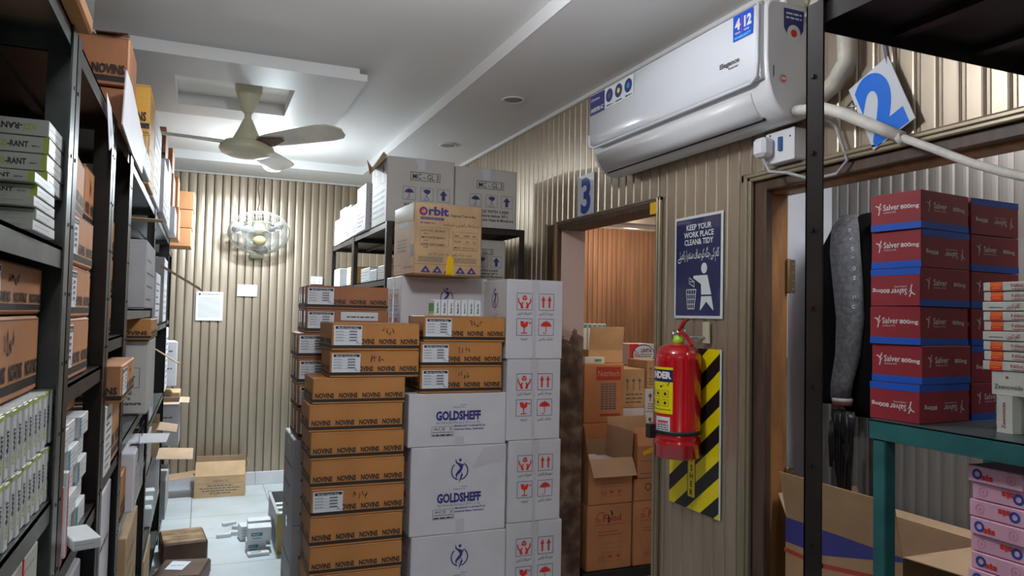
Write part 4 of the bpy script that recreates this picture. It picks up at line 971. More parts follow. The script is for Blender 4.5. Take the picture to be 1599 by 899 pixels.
# row of small pill boxes on the topmost labelled carton
for i in range(7):
    x = 1.036+.034*i
    b = MB(); b.box(-.0155, .0155, -.045, .045, 0, .076+.002*(i % 3), pill_white, .001)
    Fs = faces(.031, .09, .076); b.text(Fs['F'], 'Myteka 10mg', .021, .012, .009, ink if i != 4 else green2, 1, rot=PI/2, w=.05, bold=.03); 
    if i == 0: b.rect(Fs['L'], 0, .02, .09, .06, green2, 1); b.rect(Fs['L'], 0, .01, .09, .018, green_ink, 1)
    tag(b.build('medicine_box', None, (x, 3.445, 1.598)), ['small medicine box with a green side, left end of the row', 'small white medicine box next to the green-sided one in the row', 'third small white medicine box in the row on the brown carton', 'middle small white medicine box in the row on the brown carton', 'small white medicine box with green lettering in the row on the brown carton', 'second small white medicine box from the right end of the row', 'small white medicine box at the right end of the row on the brown carton'][i], 'box', 'small medicine boxes on the brown carton')
# MC-GL cartons on the right rack
GM = 'off-white cartons with handling marks'
def mc(label, x0, x1, y0, y1, z0, z1, faces_=('F',), rz=0): return carton(label, x0, x1, y0, y1, z0, z1, mc_card, [(k, mcgl) for k in faces_]+[('L', arrowside)], rz, group=GM, tape=tape_w, c=.006)
mo = mc('left off-white carton with navy marks on the right rack top', .960, 1.368, 4.20, 4.62, 2.128, 2.515)
fl2 = MB(); Vs = [Vector((-.204, -.205, .384)), Vector((-.204, .20, .384)), Vector((-.245, .17, .425)), Vector((-.262, -.02, .30)), Vector((-.222, -.20, .405))]; fl2.loft([Vs, [q+Vector((-.003, 0, .003)) for q in Vs]], kraft, True, False); fl2.build('flap', mo)
mc('right off-white carton with navy marks, beside the wall on the rack top', 1.374, 1.772, 4.20, 4.62, 2.128, 2.497)
mc('off-white carton with navy marks on the shelf below the rack top', 1.345, 1.715, 4.22, 4.62, 1.80, 2.065)
# white cartons along that rack's edge
for i, (ya, yb, h, t_) in enumerate(((4.66, 4.95, .30, 'white printed carton on the rack top right behind the off-white pair'), (4.96, 5.22, .215, 'white printed carton on the rack top with blue arrows on its side'), (5.23, 5.47, .24, 'white printed carton on the rack top second from the far end'), (5.48, 5.72, .255, 'tall narrow white carton on the rack top near the far end'), (5.73, 5.98, .20, 'lowest white carton on the rack top at the far end'))):
    carton(t_, .935+.006*i, 1.30, ya, yb, 2.128, 2.128+h, white_card, [('L', lines, 9, ink_soft, .5, i), ('F', lines, 5)] if i != 1 else [('L', arrowside)], group='white cartons along the right rack top', tape=None)
# inside that rack
for i, (a, b_, ya, yb, h, m_2, t_) in enumerate(((.97, 1.16, 4.25, 4.42, .085, pill_white, 'white flat box on the rack shelf nearest the worn kraft carton'), (.98, 1.22, 4.50, 4.70, .075, pill_white, 'grey-white flat box on the rack shelf beside the post'), (.99, 1.2, 4.75, 5.05, .10, pill_white, 'white box on the rack shelf left of the post'), (.97, 1.1, 5.2, 5.32, .13, yellow_card, 'small tan upright box on the rack shelf behind the brown cartons'), (1.0, 1.3, 5.35, 5.62, .14, pill_white, 'white box on the far rack shelf behind the tan one'), (.96, 1.15, 5.7, 5.95, .14, pill_white, 'white ledger-like box at the far end of the rack shelf'), (1.35, 1.70, 4.3, 4.0+.9, .22, kraft, 'kraft carton deep on the right rack shelf under the top'), (1.35, 1.70, 5.25, 5.9, .24, kraft, 'kraft carton deep on the far right rack shelf'))):
    if 'deep on the right' in t_: a, b_, ya, yb = 1.35, 1.70, 4.66, 5.05
    carton(t_, a, b_, ya, yb, 1.80, 1.80+h, m_2, [('L', lines, 4, ink_soft, .5, i)], group='boxes on the right rack shelf', name='cardboard_carton' if h > .15 else 'medicine_box', c=.003)

# ================================================================ OPEN CARTONS
def open_carton(label, x0, x1, y0, y1, z0, z1, m, flaps, rz=0, prints=(), group=None, fl=None, inner=None, cat='box'):
    w_, d, h = x1-x0, y1-y0, z1-z0; o = thing('open_carton', label, cat, ((x0+x1)/2, (y0+y1)/2, z0+.0015), rz, group)
    b = MB(); t = .005; inn = inner or kraft_dark
    b.box(-w_/2, w_/2, -d/2, d/2, 0, t, m, 0); b.box(-w_/2, w_/2, -d/2, -d/2+t, t, h, m, 0, {'B': inn}); b.box(-w_/2, w_/2, d/2-t, d/2, t, h, m, 0, {'F': inn})
    b.box(-w_/2, -w_/2+t, -d/2+t, d/2-t, t, h, m, 0, {'R': inn}); b.box(w_/2-t, w_/2, -d/2+t, d/2-t, t, h, m, 0, {'L': inn})
    Fs = faces(w_, d, h)
    for p in prints: p[1](b, Fs[p[0]], *p[2:])
    b.build('carton_body', o)
    L = fl or min(w_, d)/2
    for k, ang in flaps.items():
        ln = L; mm = inn
        if isinstance(ang, tuple): ang, ln = ang
        W = w_ if k in 'FB' else d
        f = MB(); f.box(-W/2+.002, W/2-.002, 0, .004, 0, ln, m, .001, {'B': mm})   # hinge at z=0, inner face looks to +y before turning
        ob = f.build('flap', o)
        base = {'F': 0, 'R': PI/2, 'B': PI, 'L': -PI/2}[k]
        R_ = Matrix.Rotation(base, 4, 'Z') @ Matrix.Rotation(math.radians(ang), 4, 'X')
        pos = {'F': (0, -d/2, h), 'B': (0, d/2, h), 'L': (-w_/2, 0, h), 'R': (w_/2, 0, h)}[k]
        ob.matrix_local = Matrix.Translation(pos) @ R_
    return o
def cprint(b, F):
    W, H = F.W, F.H
    b.text(F, 'CORONA & CO.', W*.5, H*.72, H*.09, ink_soft, 1, 'c', w=W*.3); b.rect(F, W*.05, H*.64, W*.95, H*.65, ink_soft)
    for i, k in enumerate((.5, .8, .7, .4)): fineline(b, F, W*(.5-k/2), W*(.5+k/2), H*(.52-.12*i), H*.05, ink_soft, 1, i)
o = open_carton('open kraft carton on the tiles against the back wall', .0, .408, 6.90, 7.18, 0, .18, kraft, {'F': (-42, .145), 'L': (97, .24), 'B': (-3, .125), 'R': (12, .10)}, -.03, [('F', cprint)])
tag(MB().box(-.09, .09, -.05, .05, 0, .16, paper, .03).build('paper_bundle', None, (.20, 7.08, .0075)), 'white paper bundle inside the open kraft carton by the back wall', 'paper')
carton('dark brown glossy carton on the floor in front of the left racks', -.195, .075, 5.17, 5.50, 0, .135, dark_card, [('T', lines, 4, kraft)], .10, c=.012, seam=False, fm={'T': mat('worn_brown_top', (.30, .19, .10), .4, noise=.5, nscale=9)})
o = carton('crumpled dark brown carton at the bottom edge with a white note on it', -.19, .08, 4.66, 4.98, 0, .09, dark_card, [], -.2, c=.012, seam=False)
n_ = MB(); Ft = faces(.27, .32, .09)['T']; n_.poly(Ft, [(.05, .12), (.15, .10), (.17, .25), (.06, .27)], paper, 3); fineline(n_, Ft, .07, .14, .18, .008, ink_soft, 4); n_.build('note', o)
# bin and loose boxes on the floor
bn = thing('storage_bin', 'grey bin with a yellow-brown front on the tiles beside the stacks', 'bin', (.675, 5.5, 0))
b = MB()
for (a, c_, d_, e_, m_2) in ((-.165, .165, -.33, -.322, bin_m), (-.165, .165, .322, .33, grey_card), (-.165, -.157, -.322, .322, grey_card), (.157, .165, -.322, .322, grey_card)): b.box(a, c_, d_, e_, 0, .26, m_2, .002)
b.box(-.157, .157, -.322, .322, 0, .008, grey_card); b.build('bin_body', bn)
r = MB()
for (a, c_, d_, e_) in ((-.172, .172, .315, .337), (-.172, -.15, -.337, .337), (.15, .172, -.337, .337)): r.box(a, c_, d_, e_, .255, .268, grey_card, .003)
r.build('rim', bn)
def small(label, x, y, z, w_, d, h, m_=pill_white, rz=0, prints=(), group=None, cat='box', name='medicine_box'):
    return carton(label, x-w_/2, x+w_/2, y-d/2, y+d/2, z, z+h, m_, prints, rz, name, cat, group, .0015, False)
def bluemark(b, F): b.rect(F, F.W*.14, F.H*.35, F.W*.62, F.H*.62, cyan_ink, 1); b.text(F, 'Risek', F.W*.2, F.H*.42, F.H*.14, paper, 2, w=F.W*.3); fineline(b, F, F.W*.2, F.W*.6, F.H*.15, F.H*.06)
GB = 'loose medicine boxes on the tiles'
small('upper of two blue-panelled white boxes on the floor by the bin', .412, 5.32, .075, .15, .12, .085, rz=-.03, prints=[('F', bluemark)], group=GB)
small('lower of two blue-panelled white boxes on the floor by the bin', .392, 5.33, .0, .13, .10, .073, rz=-.05, prints=[('F', bluemark)], group=GB)
small('flat white box with blue lettering lying in front of the pair by the bin', .40, 5.20, .0, .135, .07, .022, rz=.08, prints=[('T', bluemark), ('F', lines, 2)], group=GB)
small('white box behind the blue-panel pair, leaning on the bin', .42, 5.49, .075, .15, .1, .085, rz=.02, group=GB)
small('supporting white box behind the blue-panel pair', .42, 5.49, .0, .15, .1, .073, rz=.02, group=GB)
for i, (x, y, r_, t_) in enumerate(((.20, 5.68, .1, 'leftmost small flat white box scattered on the tiles'), (.285, 5.72, -.05, 'small flat white box end to end with the leftmost one on the tiles'), (.245, 5.98, .4, 'small white box tilted apart at the back of the scattered ones'), (.31, 5.86, -.5, 'small white box lying askew in the middle of the scattered ones'))):
    small(t_, x, y, 0, .095, .04, .025, rz=r_, prints=[('F', lines, 2, redprint), ('T', lines, 3)], group=GB)
small('small white carton standing just left of the blue-panel boxes on the tiles', .335, 5.60, 0, .07, .12, .10, rz=.15, prints=[('F', lines, 4, navy)], group=GB)
small('tiny grey box beside the rear corner of the bin', .455, 5.72, 0, .035, .05, .055, grey_card, group=GB)
for i in range(5): small('white slim box standing in the bin, '+['nearest its front', 'second from its front', 'third from its front', 'fourth from its front', 'nearest its back'][i], .66, 5.28+.10*i, .01, .24, .05, .17+.008*i, pill_white, .05*(-1)**i, group='slim boxes in the bin')
# ================================================================ LEFT RACK CONTENTS
XA = XF-.006
# medicine boxes on the eye-level shelf of the nearest rack
for i in range(4):
    w_, h = .110, .0268
    o = carton('lime-edged box with upside-down print, topmost on the eye-level shelf' if i == 3 else 'lime-edged box in the upper stack on the eye-level shelf, '+['lowest of the four', 'second of the four from below', 'just under the upside-down one'][i], XA-w_-.004+.004*i*0, XA-.004, 1.335, 1.478, 1.783+h*i, 1.783+h*(i+1), pill_cream, [('F', azi, i == 3), ('R', lines, 2)], (.01, -.01, .015, .0)[i], 'medicine_box', 'box', 'lime-edged boxes on the eye-level shelf', .001, False, fm={'R': pill_white})
for i in range(5):
    h = .0161
    carton('cream box in the lower pile on the eye-level shelf, '+['at the bottom', 'second from the bottom', 'in the middle', 'second from the top', 'at the top'][i], XF-.106, XF+.006, 1.16+.02*(i % 2), 1.32-.004*i, 1.702+h*i, 1.702+h*(i+1), pill_cream, [('F', azi if i > 2 else lines), ('R', lines, 2)], .0, 'medicine_box', 'box', 'lime-edged boxes on the eye-level shelf', .001, False, fm={'R': pill_white})
# brown cartons below it
def side_nv(label, y0, y1, z0, z1, lab='l', x1=None, dep=.30, rz=0, n=4, m=orange_card, hand=1, group='brown cartons on the left racks', near=True):
    x1 = x1 if x1 is not None else XA-.01
    return carton(label, x1-dep, x1, y0, y1, z0, z1, m, [('R', novins, lab, hand, n)]+([('F', novins, None, 0, 3)] if near else []), rz, group=group)
side_nv('upper labelled orange-brown carton in the nearest left rack, under the grey shelf', 1.03, 1.45, 1.588, 1.664, x1=XF-.03)
side_nv('lower labelled orange-brown carton in the nearest left rack, above the upright boxes', 1.02, 1.44, 1.464, 1.586, x1=XF-.03)
# two tiers of upright AZI-RANT boxes
ORD = ['nearest the far post', 'second from the far post', 'third from the far post', 'fourth from the far post', 'fifth from the far post', 'sixth from the far post', 'seventh from the far post', 'eighth from the far post', 'ninth from the far post', 'tenth from the far post', 'eleventh from the far post', 'twelfth from the far post', 'thirteenth from the far post', 'fourteenth from the far post', 'fifteenth from the far post', 'sixteenth from the far post', 'seventeenth from the far post']
proto = None
for tier, (zb, hh) in enumerate(((1.276, .092), (1.3695, .091))):
    for i in range(17):
        if proto is None:
            b = MB(); b.box(-.075, .075, -.011, .011, 0, hh-.003, pill_white, .001); Fs = faces(.15, .022, hh-.003); azi_spine(b, Fs['R']); lines(b, Fs['T'], 2); azi_spine(b, Fs['L'])
            proto = o = b.build('medicine_box')
        else:
            o = proto.copy(); COL.objects.link(o)
        o.location = (XA-.004-.003*((i*5+tier) % 3)-.075, 1.10+.0235*i, zb+.0012); o.rotation_euler = (0, 0, random.uniform(-.012, .012))
        tag(o, 'upright lime-edged box, %s tier, %s' % (('lower', 'upper')[tier], ORD[16-i]), 'box', 'upright lime-edged boxes on the long shelf')
# string-tied stack under them
for i in range(6):
    z = .86+.062*i
    o = small('pale box tied with red string, '+['bottom', 'second from the bottom', 'third from the bottom', 'third from the top', 'second from the top', 'top'][i]+' of the pile', XF-.092+.003*(i % 2), 1.27, z, .16, .24, .060, pill_cream, 0, [('F', lines, 3), ('R', lines, 3)], 'string-tied boxes')
tag(MB().tube([(XF-.006, 1.27, .865), (XF-.006, 1.272, 1.05), (XF-.006, 1.27, 1.236)], .0015, red_string, 6).build('red_string'), 'red string tied down the pile of pale boxes', 'string')
# narrow rack: labelled cartons, turned short side out
YL = 1.565
for i, (za, zb, y1, dx) in enumerate(((1.459, 1.580, 1.90, 0), (1.580, 1.682, 1.89, .002), (1.682, 1.785, 1.87, .004), (1.785, 1.905, 1.835, -.006))):
    side_nv('labelled orange-brown carton in the narrow left rack, '+['lowest of four', 'second of four from below', 'third of four from below', 'topmost and leaning'][i], YL+.004, y1, za, zb, 'l', XA-.008+dx, .36, (0, .01, -.01, .05)[i], 3, hand=0)
side_nv('torn brown carton behind the topmost leaning one in the narrow left rack', 1.93, 2.09, 1.785, 1.93, None, XA-.03, .3, 0, 2)
for i in range(3): side_nv('brown carton behind the labelled pile in the narrow left rack, '+['lowest', 'middle', 'highest'][i], 1.915, 2.09, 1.459+.108*i, 1.567+.108*i, None, XA-.03, .3, 0, 2, hand=0)
# shelf below: piles of blue-white boxes, brown carton on them, red-striped boxes, flat box sticking out
def bw(b, F): b.rect(F, 0, 0, F.W*.12, F.H, cyan_ink, 1); lines(b, F, 4)
GBW = 'blue and white medicine boxes in the narrow left rack'
for c_ in range(3):
    for r_ in range(5):
        small('blue-white medicine box, '+['near', 'middle', 'far'][c_]+' pile, '+['bottom', 'second from bottom', 'middle', 'second from top', 'top'][r_]+' one', XF-.100-.008*((c_+r_) % 2), 1.64+.135*c_, 1.125+.048*r_, .17, .12, .047, pill_white, 0, [('R', bw), ('F', lines, 2)], GBW)
carton('plain brown carton lying on the blue-white boxes in the narrow left rack', XF-.36, XF-.05, 1.60, 2.02, 1.366, 1.434, orange_card, [('R', lines, 2)], group='brown cartons on the left racks')
def redstripe(b, F): b.rect(F, F.W*.3, 0, F.W*.7, F.H, redink, 1); word_vertical(b, F, 'TELFAST', paper, .5, .5)
for i in range(2): small('white upright box with a red stripe at the rack edge, '+['nearer one', 'farther one'][i], XF-.022, 1.585+.058*i, 1.125, .035, .024, .145+.018*i, pill_white, 0, [('R', redstripe), ('F', redstripe)], 'red-striped boxes')
small('flat white box sticking out over the shelf edge of the narrow left rack', XF+.008, 1.73, 1.1265, .05, .115, .022, pill_white, .35, [('F', lines, 2), ('R', lines, 1)])
def ltd(b, F): b.text(F, 'PHARMA', F.W*.1, F.H*.55, F.H*.3, navy, 1, w=F.W*.8, bold=.04); b.text(F, '(Pvt.) Ltd.', F.W*.15, F.H*.30, F.H*.14, ink, 1, w=F.W*.7, bold=.03); b.text(F, 'Private Road, Karachi', F.W*.1, F.H*.16, F.H*.07, ink, 1, w=F.W*.8)
carton('grey-white carton with navy lettering low in the narrow left rack', XF-.42, XF-.03, 1.56, 2.07, .622, 1.0, grey_card, [('R', ltd), ('F', ltd)])
carton('torn white box standing on the shelf edge at the bottom left', XF-.05, XF-.0, 1.60, 1.66, 1.0, 1.055, pill_white, [('R', lines, 2, redprint)], name='medicine_box')
# second narrow rack
side_nv('labelled brown carton jutting out askew above the white printed box in the left racks', 2.185, 2.570, 1.352, 1.452, 'l', XF+.033, .30, .0, 4, hand=2)
carton('white printed box under the jutting brown carton', XF-.20, XF+.002, 2.17, 2.32, 1.162, 1.350, pill_white, [('R', lines, 8), ('F', lines, 8)], name='medicine_box')
side_nv('brown carton beside the white printed box, under the jutting one', 2.325, 2.60, 1.162, 1.350, None, XF-.004, .3, 0, 2, hand=0)
for i in range(3): side_nv('brown carton on the upper shelf between the two black left posts, '+['lowest', 'middle', 'highest'][i], 2.18, 2.56, 1.522+.115*i, 1.635+.115*i, 'l', XA-.03, .3, 0, 3, m=brown, hand=0)
carton('tall pale carton low between the two black left posts', XF-.30, XF-.02, 2.2, 2.6, .622, 1.08, white_card, [('R', lines, 3)])
# long black racks
carton('big grey carton on the middle shelf of the left racks, nearer of two', XF-.42, XF+.016, 3.20, 3.75, 1.602, 1.87, grey_card, [('R', lines, 4)], tape=tape_w)
carton('small tan box wedged beside the nearer big grey carton', XF-.12, XF-.05, 2.95, 3.10, 1.602, 1.74, kraft, [])
carton('big grey carton on the middle shelf of the left racks, farther of two', XF-.42, XF-.005, 5.15, 5.6, 1.518, 1.93, grey_card, [('R', arrowside)], tape=tape_w)
carton('white carton with a dark seam between the two big grey cartons', XF-.40, XF-.008, 4.35, 4.8, 1.518, 1.80, white_card, [('R', lines, 6)])
mc('off-white carton with large black lettering half hidden in the left racks', XF-.40, XF+.028, 3.35, 3.80, 1.174, 1.474, ('F',))
side_nv('brown carton lying on the half hidden off-white carton in the left racks', 3.32, 3.78, 1.475, 1.560, None, XF+.034, .40, 0, 4, m=brown, hand=0)
carton('blue-white carton upright behind the half hidden off-white carton', XF-.30, XF-.005, 4.15, 4.45, 1.033, 1.42, white_card, [('R', word_vertical, 'SURGICAL', navy), ('F', bluemark)])
def obal(b, F): b.text(F, 'Global', F.W*.5, F.H*.25, F.H*.45, ink, 1, 'c', w=F.W*.8, bold=.03)
carton('grey carton with large black letters under a left rack shelf', XF-.42, XF-.008, 4.08, 4.5, .782, .965, grey_card, [('F', obal), ('R', lines, 3)], tape=tape_w)
side_nv('small brown carton before the white one with blue arrows in the left racks', 2.69, 2.86, .902, 1.065, None, XF+.0, .3, 0, 2, hand=0, m=brown)
open_carton('torn open kraft carton on the lower shelf of the left racks', XF-.38, XF+.015, 4.56, 4.88, .782, .93, kraft, {'R': (100, .10), 'F': (-20, .04), 'B': (10, .05)}, .0, [('R', arrowside)])
carton('white carton with blue arrows jutting over the shelf edge in the left racks', XF-.30, XF+.025, 2.87, 3.32, .902, 1.105, white_card, [('R', arrowside), ('F', lines, 4)], tape=tape_w)
open_carton('open white carton with its flap stretched out over the aisle', XF-.34, XF+.0, 5.0, 5.4, .402, .69, white_card, {'R': (93, .20), 'F': (-30, .06)}, .0, [('R', arrowside)])
carton('torn brown carton at floor level in the left racks', XF-.40, XF+.0, 3.0, 3.5, .352, .78, kraft, [('F', lines, 4), ('R', lines, 5)])
carton('torn brown carton at floor level beside the dark floor carton', XF-.40, XF+.0, 4.1, 4.6, .102, .36, kraft, [('F', lines, 4), ('R', lines, 5)])
for i in range(3): small('white box on the lowest shelf edge of the left racks, '+['nearest', 'middle', 'farthest'][i]+' of three', XF-.04, 4.62+.13*i, .402, .08, .10, .10+.02*i, pill_white, .1, [('R', lines, 3)], 'white boxes low in the left racks')
carton('tall white carton on the upper shelf in the last left rack', XF-.34, XF-.03, 5.75, 6.1, 1.518, 1.86, white_card, [('R', lines, 8)])
open_carton('open white carton bulging out of the last left rack', XF-.34, XF+.10, 5.76, 6.12, .642, .945, white_card, {'R': (95, .06), 'F': (100, .05)}, .0, [('R', lines, 6), ('F', lines, 3)])
carton('white carton below the bulging open one in the last left rack', XF-.34, XF+.04, 5.76, 6.10, .563, .638, white_card, [])
carton('kraft carton behind the bulging open one in the last left rack', XF-.34, XF+.09, 6.2, 6.5, .563, .975, kraft, [('R', lines, 5), ('F', lines, 3)])
carton('white printed carton on the waist-high shelf of the last left rack', XF-.30, XF-.0, 5.72, 6.05, 1.023, 1.47, white_card, [('R', lines, 9), ('F', lines, 4)])
carton('white printed carton leaning out beside the back wall', XF-.28, XF+.05, 6.15, 6.4, 1.023, 1.36, white_card, [('F', lines, 6), ('R', lines, 8)], .1)
carton('plain pale carton on the floor shelf at the far end of the left racks', XF-.34, XF+.03, 5.8, 6.4, .123, .40, grey_card, [('R', lines, 3)])
# loose cardboard flaps and scraps sticking into the aisle
def flapobj(label, pts, th=.004, m=kraft): 
    v = [Vector(p) for p in pts]; n = (v[1]-v[0]).cross(v[2]-v[1]).normalized()*th
    b = MB(); b.loft([v, [q+n for q in v]], m, True, False); return tag(b.build('cardboard_flap'), label, 'cardboard')
flapobj('pale cardboard tongue sticking out beside the farther big grey carton', [(XF-.02, 4.95, 1.87), (XF+.20, 5.0, 1.74), (XF+.22, 5.06, 1.715), (XF-.02, 5.05, 1.86)])
flapobj('white carton flap stretched over the aisle above the blue-arrow carton', [(XF+.0, 3.02, 1.112), (XF+.115, 3.04, 1.108), (XF+.120, 3.26, 1.106), (XF+.0, 3.24, 1.112)], .004, white_card)
flapobj('brown cardboard strip poking out below the rack top on the left', [(XF-.20, 3.3, 1.965), (XF+.06, 3.35, 1.965), (XF+.055, 3.45, 1.965), (XF-.20, 3.45, 1.965)])
flapobj('small pale cardboard tongue beside the white printed carton at waist height', [(XF-.02, 4.52, 1.385), (XF+.10, 4.58, 1.30), (XF+.12, 4.64, 1.29), (XF-.02, 4.64, 1.38)])
flapobj('long white carton flap hanging over the left rack edge beside the torn brown carton', [(-.198, 2.10, 2.205), (-.197, 2.245, 2.205), (-.195, 2.734, 2.14), (-.192, 2.629, 2.03), (-.194, 2.30, 2.03), (-.196, 2.03, 2.05)][::-1], .003, white_card)
for i_ in range(3): flapobj('dark torn cardboard scrap on the torn brown carton, '+['left one', 'middle one', 'right one'][i_], [(-.48+.095*i_, 2.262, 2.347), (-.39+.09*i_, 2.258, 2.349), (-.385+.085*i_, 2.36, 2.362+.006*i_), (-.47+.09*i_, 2.37, 2.352)], .003, dark_card)
tagp = MB(); tagp.loft([[Vector((XF+.002, 1.90, 2.09)), Vector((XF+.006, 1.96, 2.07)), Vector((XF+.012, 1.985, 1.99)), Vector((XF+.008, 1.935, 1.965))], [Vector((XF+.003, 1.90, 2.09)), Vector((XF+.007, 1.96, 2.07)), Vector((XF+.013, 1.985, 1.99)), Vector((XF+.009, 1.935, 1.965))]], paper, True, False)
F = Frame((XF+.0135, 1.92, 1.98), (0, 1, 0), (0, 0, 1), (1, 0, 0), .06, .09); scribble(tagp, F, .015, .02, .04, .04, ink, .004, 2); tag(tagp.build('paper_tag'), 'small handwritten paper tag hanging from the left rack top', 'paper')
# cartons on top of the left rack row
Z2 = 2.085
def topc(label, y0, y1, z0, z1, x1, m, pr, rz=0, dep=.36): return carton(label, x1-dep, x1, y0, y1, z0, z1, m, pr, rz, group='cartons on top of the left racks')
topc('brown carton on the nearest rack top, cut by the top edge of the picture', 1.00, 1.50, Z2+.0, 2.40, -.196, brown, [('R', novins, None, 0, 4), ('F', novins, None, 0, 3)])
topc('brown carton with a torn dark top on the rack row, second from the camera', 2.27, 2.50, 2.205, 2.345, -.206, brown_red, [('F', novins, None, 0, 3), ('R', lines, 5)], .0, .30)
topc('brown carton under the torn dark-topped one on the rack row', 2.275, 2.50, Z2, 2.203, -.209, brown_red, [('F', lines, 2), ('R', lines, 3)], .0, .30)
topc('white carton with a long white side just past the torn brown one', 2.51, 2.80, Z2, 2.20, -.204, white_card, [('R', lines, 4)])
topc('low white carton on the rack top below the yellow pair', 2.81, 3.16, Z2, 2.17, -.200, white_card, [('R', arrowside)])
topc('lower yellow carton of the pair on the left rack top', 3.20, 3.52, Z2, 2.285, -.208, yellow_card, [('F', novins, None, 0, 3), ('R', lines, 4)])
topc('upper yellow carton of the pair on the left rack top', 3.20, 3.52, 2.285, 2.475, -.212, yellow_card, [('F', novins, None, 0, 3), ('R', lines, 6)])
topc('white carton behind the yellow pair on the left rack top', 3.56, 4.05, Z2, 2.46, -.21, white_card, [('R', lines, 6)])
topc('white carton below the dark brown one on the left rack top', 4.1, 4.62, Z2, 2.36, -.195, white_card, [('R', lines, 6), ('F', lines, 4)])
topc('brown carton level with the fan blade on the left rack top', 4.70, 5.02, 2.47, 2.655, -.222, brown_red, [('F', novins, None, 0, 3), ('R', lines, 3)])
topc('carton carrying the dark brown one on the left rack top', 4.68, 5.04, Z2, 2.468, -.20, white_card, [('R', lines, 5), ('F', lines, 4)])
topc('orange carton behind the fan blade tip on the left rack top', 5.12, 5.46, 2.46, 2.62, -.200, orange_card, [('F', novins, None, 0, 3), ('R', lines, 3)])
topc('brown carton carrying the orange one on the left rack top', 5.10, 5.48, 2.25, 2.458, -.19, orange_card, [('F', lines, 3), ('R', lines, 5)])
topc('white carton at the foot of that pile on the left rack top', 5.10, 5.50, Z2, 2.248, -.175, white_card, [('R', lines, 5), ('F', lines, 2)])
topc('orange carton beside the back wall end of the left rack top, upper one', 5.60, 5.9, 2.31, 2.52, -.175, orange_card, [('R', lines, 3)])
topc('orange carton beside the back wall end of the left rack top, lower one', 5.58, 5.92, Z2, 2.308, -.165, orange_card, [('R', lines, 3)])
for i in range(3): topc('plain orange carton of the three piled at the back wall, '+['bottom', 'middle', 'top'][i]+' one', 6.20, 6.55, 2.085+.142*i, 2.225+.142*i, -.092+.006*i, orange_card, [('R', lines, 2)], dep=.42)

# ================================================================ RIGHT: maroon boxes, white packs, pink boxes
GS = 'maroon boxes on the teal stand'
bh = .0908
seq = [(True, True), (False, False), (False, False), (True, False), (False, True), (False, False)]   # (left face upside down, front face upside down) from the bottom
nms = ['bottom', 'second from the bottom', 'third from the bottom', 'third from the top', 'second from the top', 'top']
def sv(label, x, y, k, fl_, ff, rz):
    w_, d = .190, .128; c_, s_ = math.cos(rz), math.sin(rz)
    cx_, cy_ = x+(w_/2*c_-d/2*s_), y+(w_/2*s_+d/2*c_)
    carton(label, cx_-w_/2, cx_+w_/2, cy_-d/2, cy_+d/2, TTZ+bh*k, TTZ+bh*(k+1), maroon, [('F', salver, ff), ('L', salver, fl_, True, True)], rz, 'medicine_carton', 'box', GS, .0012, False)
for k in range(6): sv('maroon and blue box, %s one of the left column' % nms[k], 1.532+.003*((k*2) % 3-1), 1.218-.002*(k % 2), k, seq[k][0], seq[k][1], .10+.012*((k % 3)-1))
for k in range(6):
    sv('maroon and blue box, %s one of the right column' % nms[k], 1.732, 1.238, k, False, (k == 5 or k == 1), .05)
# white and orange flat packs
def pack(b, F, k):
    W, H = F.W, F.H
    if k: b.text(F, urdu('کام کریں'), W*.42, H*.3, H*.45, redprint, 1, w=W*.22); fineline(b, F, W*.12, W*.36, H*.35, H*.08)
    else: b.rect(F, W*.13, 0, W*.34, H, orange_ink, 1); b.rect(F, W*.13, 0, W*.34, H*.5, redink, 2); b.text(F, 'Nilstat', W*.48, H*.40, H*.35, redprint, 1, w=W*.30); fineline(b, F, W*.5, W*.7, H*.15, H*.08, redprint); fineline(b, F, W*.16, W*.31, H*.3, H*.06, yellow, 3)
for i in range(9):
    kk = i in (3, 6); z = 1.505+.0216*i
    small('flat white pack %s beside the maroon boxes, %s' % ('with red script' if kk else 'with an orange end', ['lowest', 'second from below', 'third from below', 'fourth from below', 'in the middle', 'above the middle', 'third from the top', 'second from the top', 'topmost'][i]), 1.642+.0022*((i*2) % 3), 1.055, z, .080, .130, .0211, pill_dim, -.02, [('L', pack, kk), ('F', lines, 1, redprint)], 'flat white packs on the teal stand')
def hexpack(label, x, y, z, w_, h, vert):
    b = MB(); c_ = .014
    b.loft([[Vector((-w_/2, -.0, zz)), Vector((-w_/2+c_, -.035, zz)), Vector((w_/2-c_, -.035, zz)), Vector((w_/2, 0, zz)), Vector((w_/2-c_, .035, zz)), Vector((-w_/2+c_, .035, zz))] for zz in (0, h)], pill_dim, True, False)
    F = Frame((-w_/2+c_, -.035, 0), (1, 0, 0), (0, 0, 1), (0, -1, 0), w_-2*c_, h)
    if vert: b.text(F, 'Zeenomide', F.W*.55, h*.12, F.W*.22, redprint, 1, rot=PI/2, w=h*.7)
    else: b.text(F, 'Zeenomide', F.W*.05, h*.25, h*.2, ink_soft, 1, w=F.W*.55, flip=False); b.disc(F, F.W*.88, h*.55, h*.14, redprint, 1); b.disc(F, F.W*.3, h*.75, h*.06, redprint, 1)
    return tag(b.build('medicine_bottle_pack', None, (x, y, z), -PI/2), label, 'box')
hexpack('chamfered cream pack lying across the two upright ones, under the flat packs', 1.640, 1.045, 1.4535, .14, .051, False)
hexpack('upright cream pack with a chamfered edge, left one on the teal stand', 1.635, 1.070, TTZ+.0007, .062, .080, True)
hexpack('upright cream pack with a chamfered edge, right one on the teal stand', 1.635, 1.003, TTZ+.0007, .062, .080, True) 
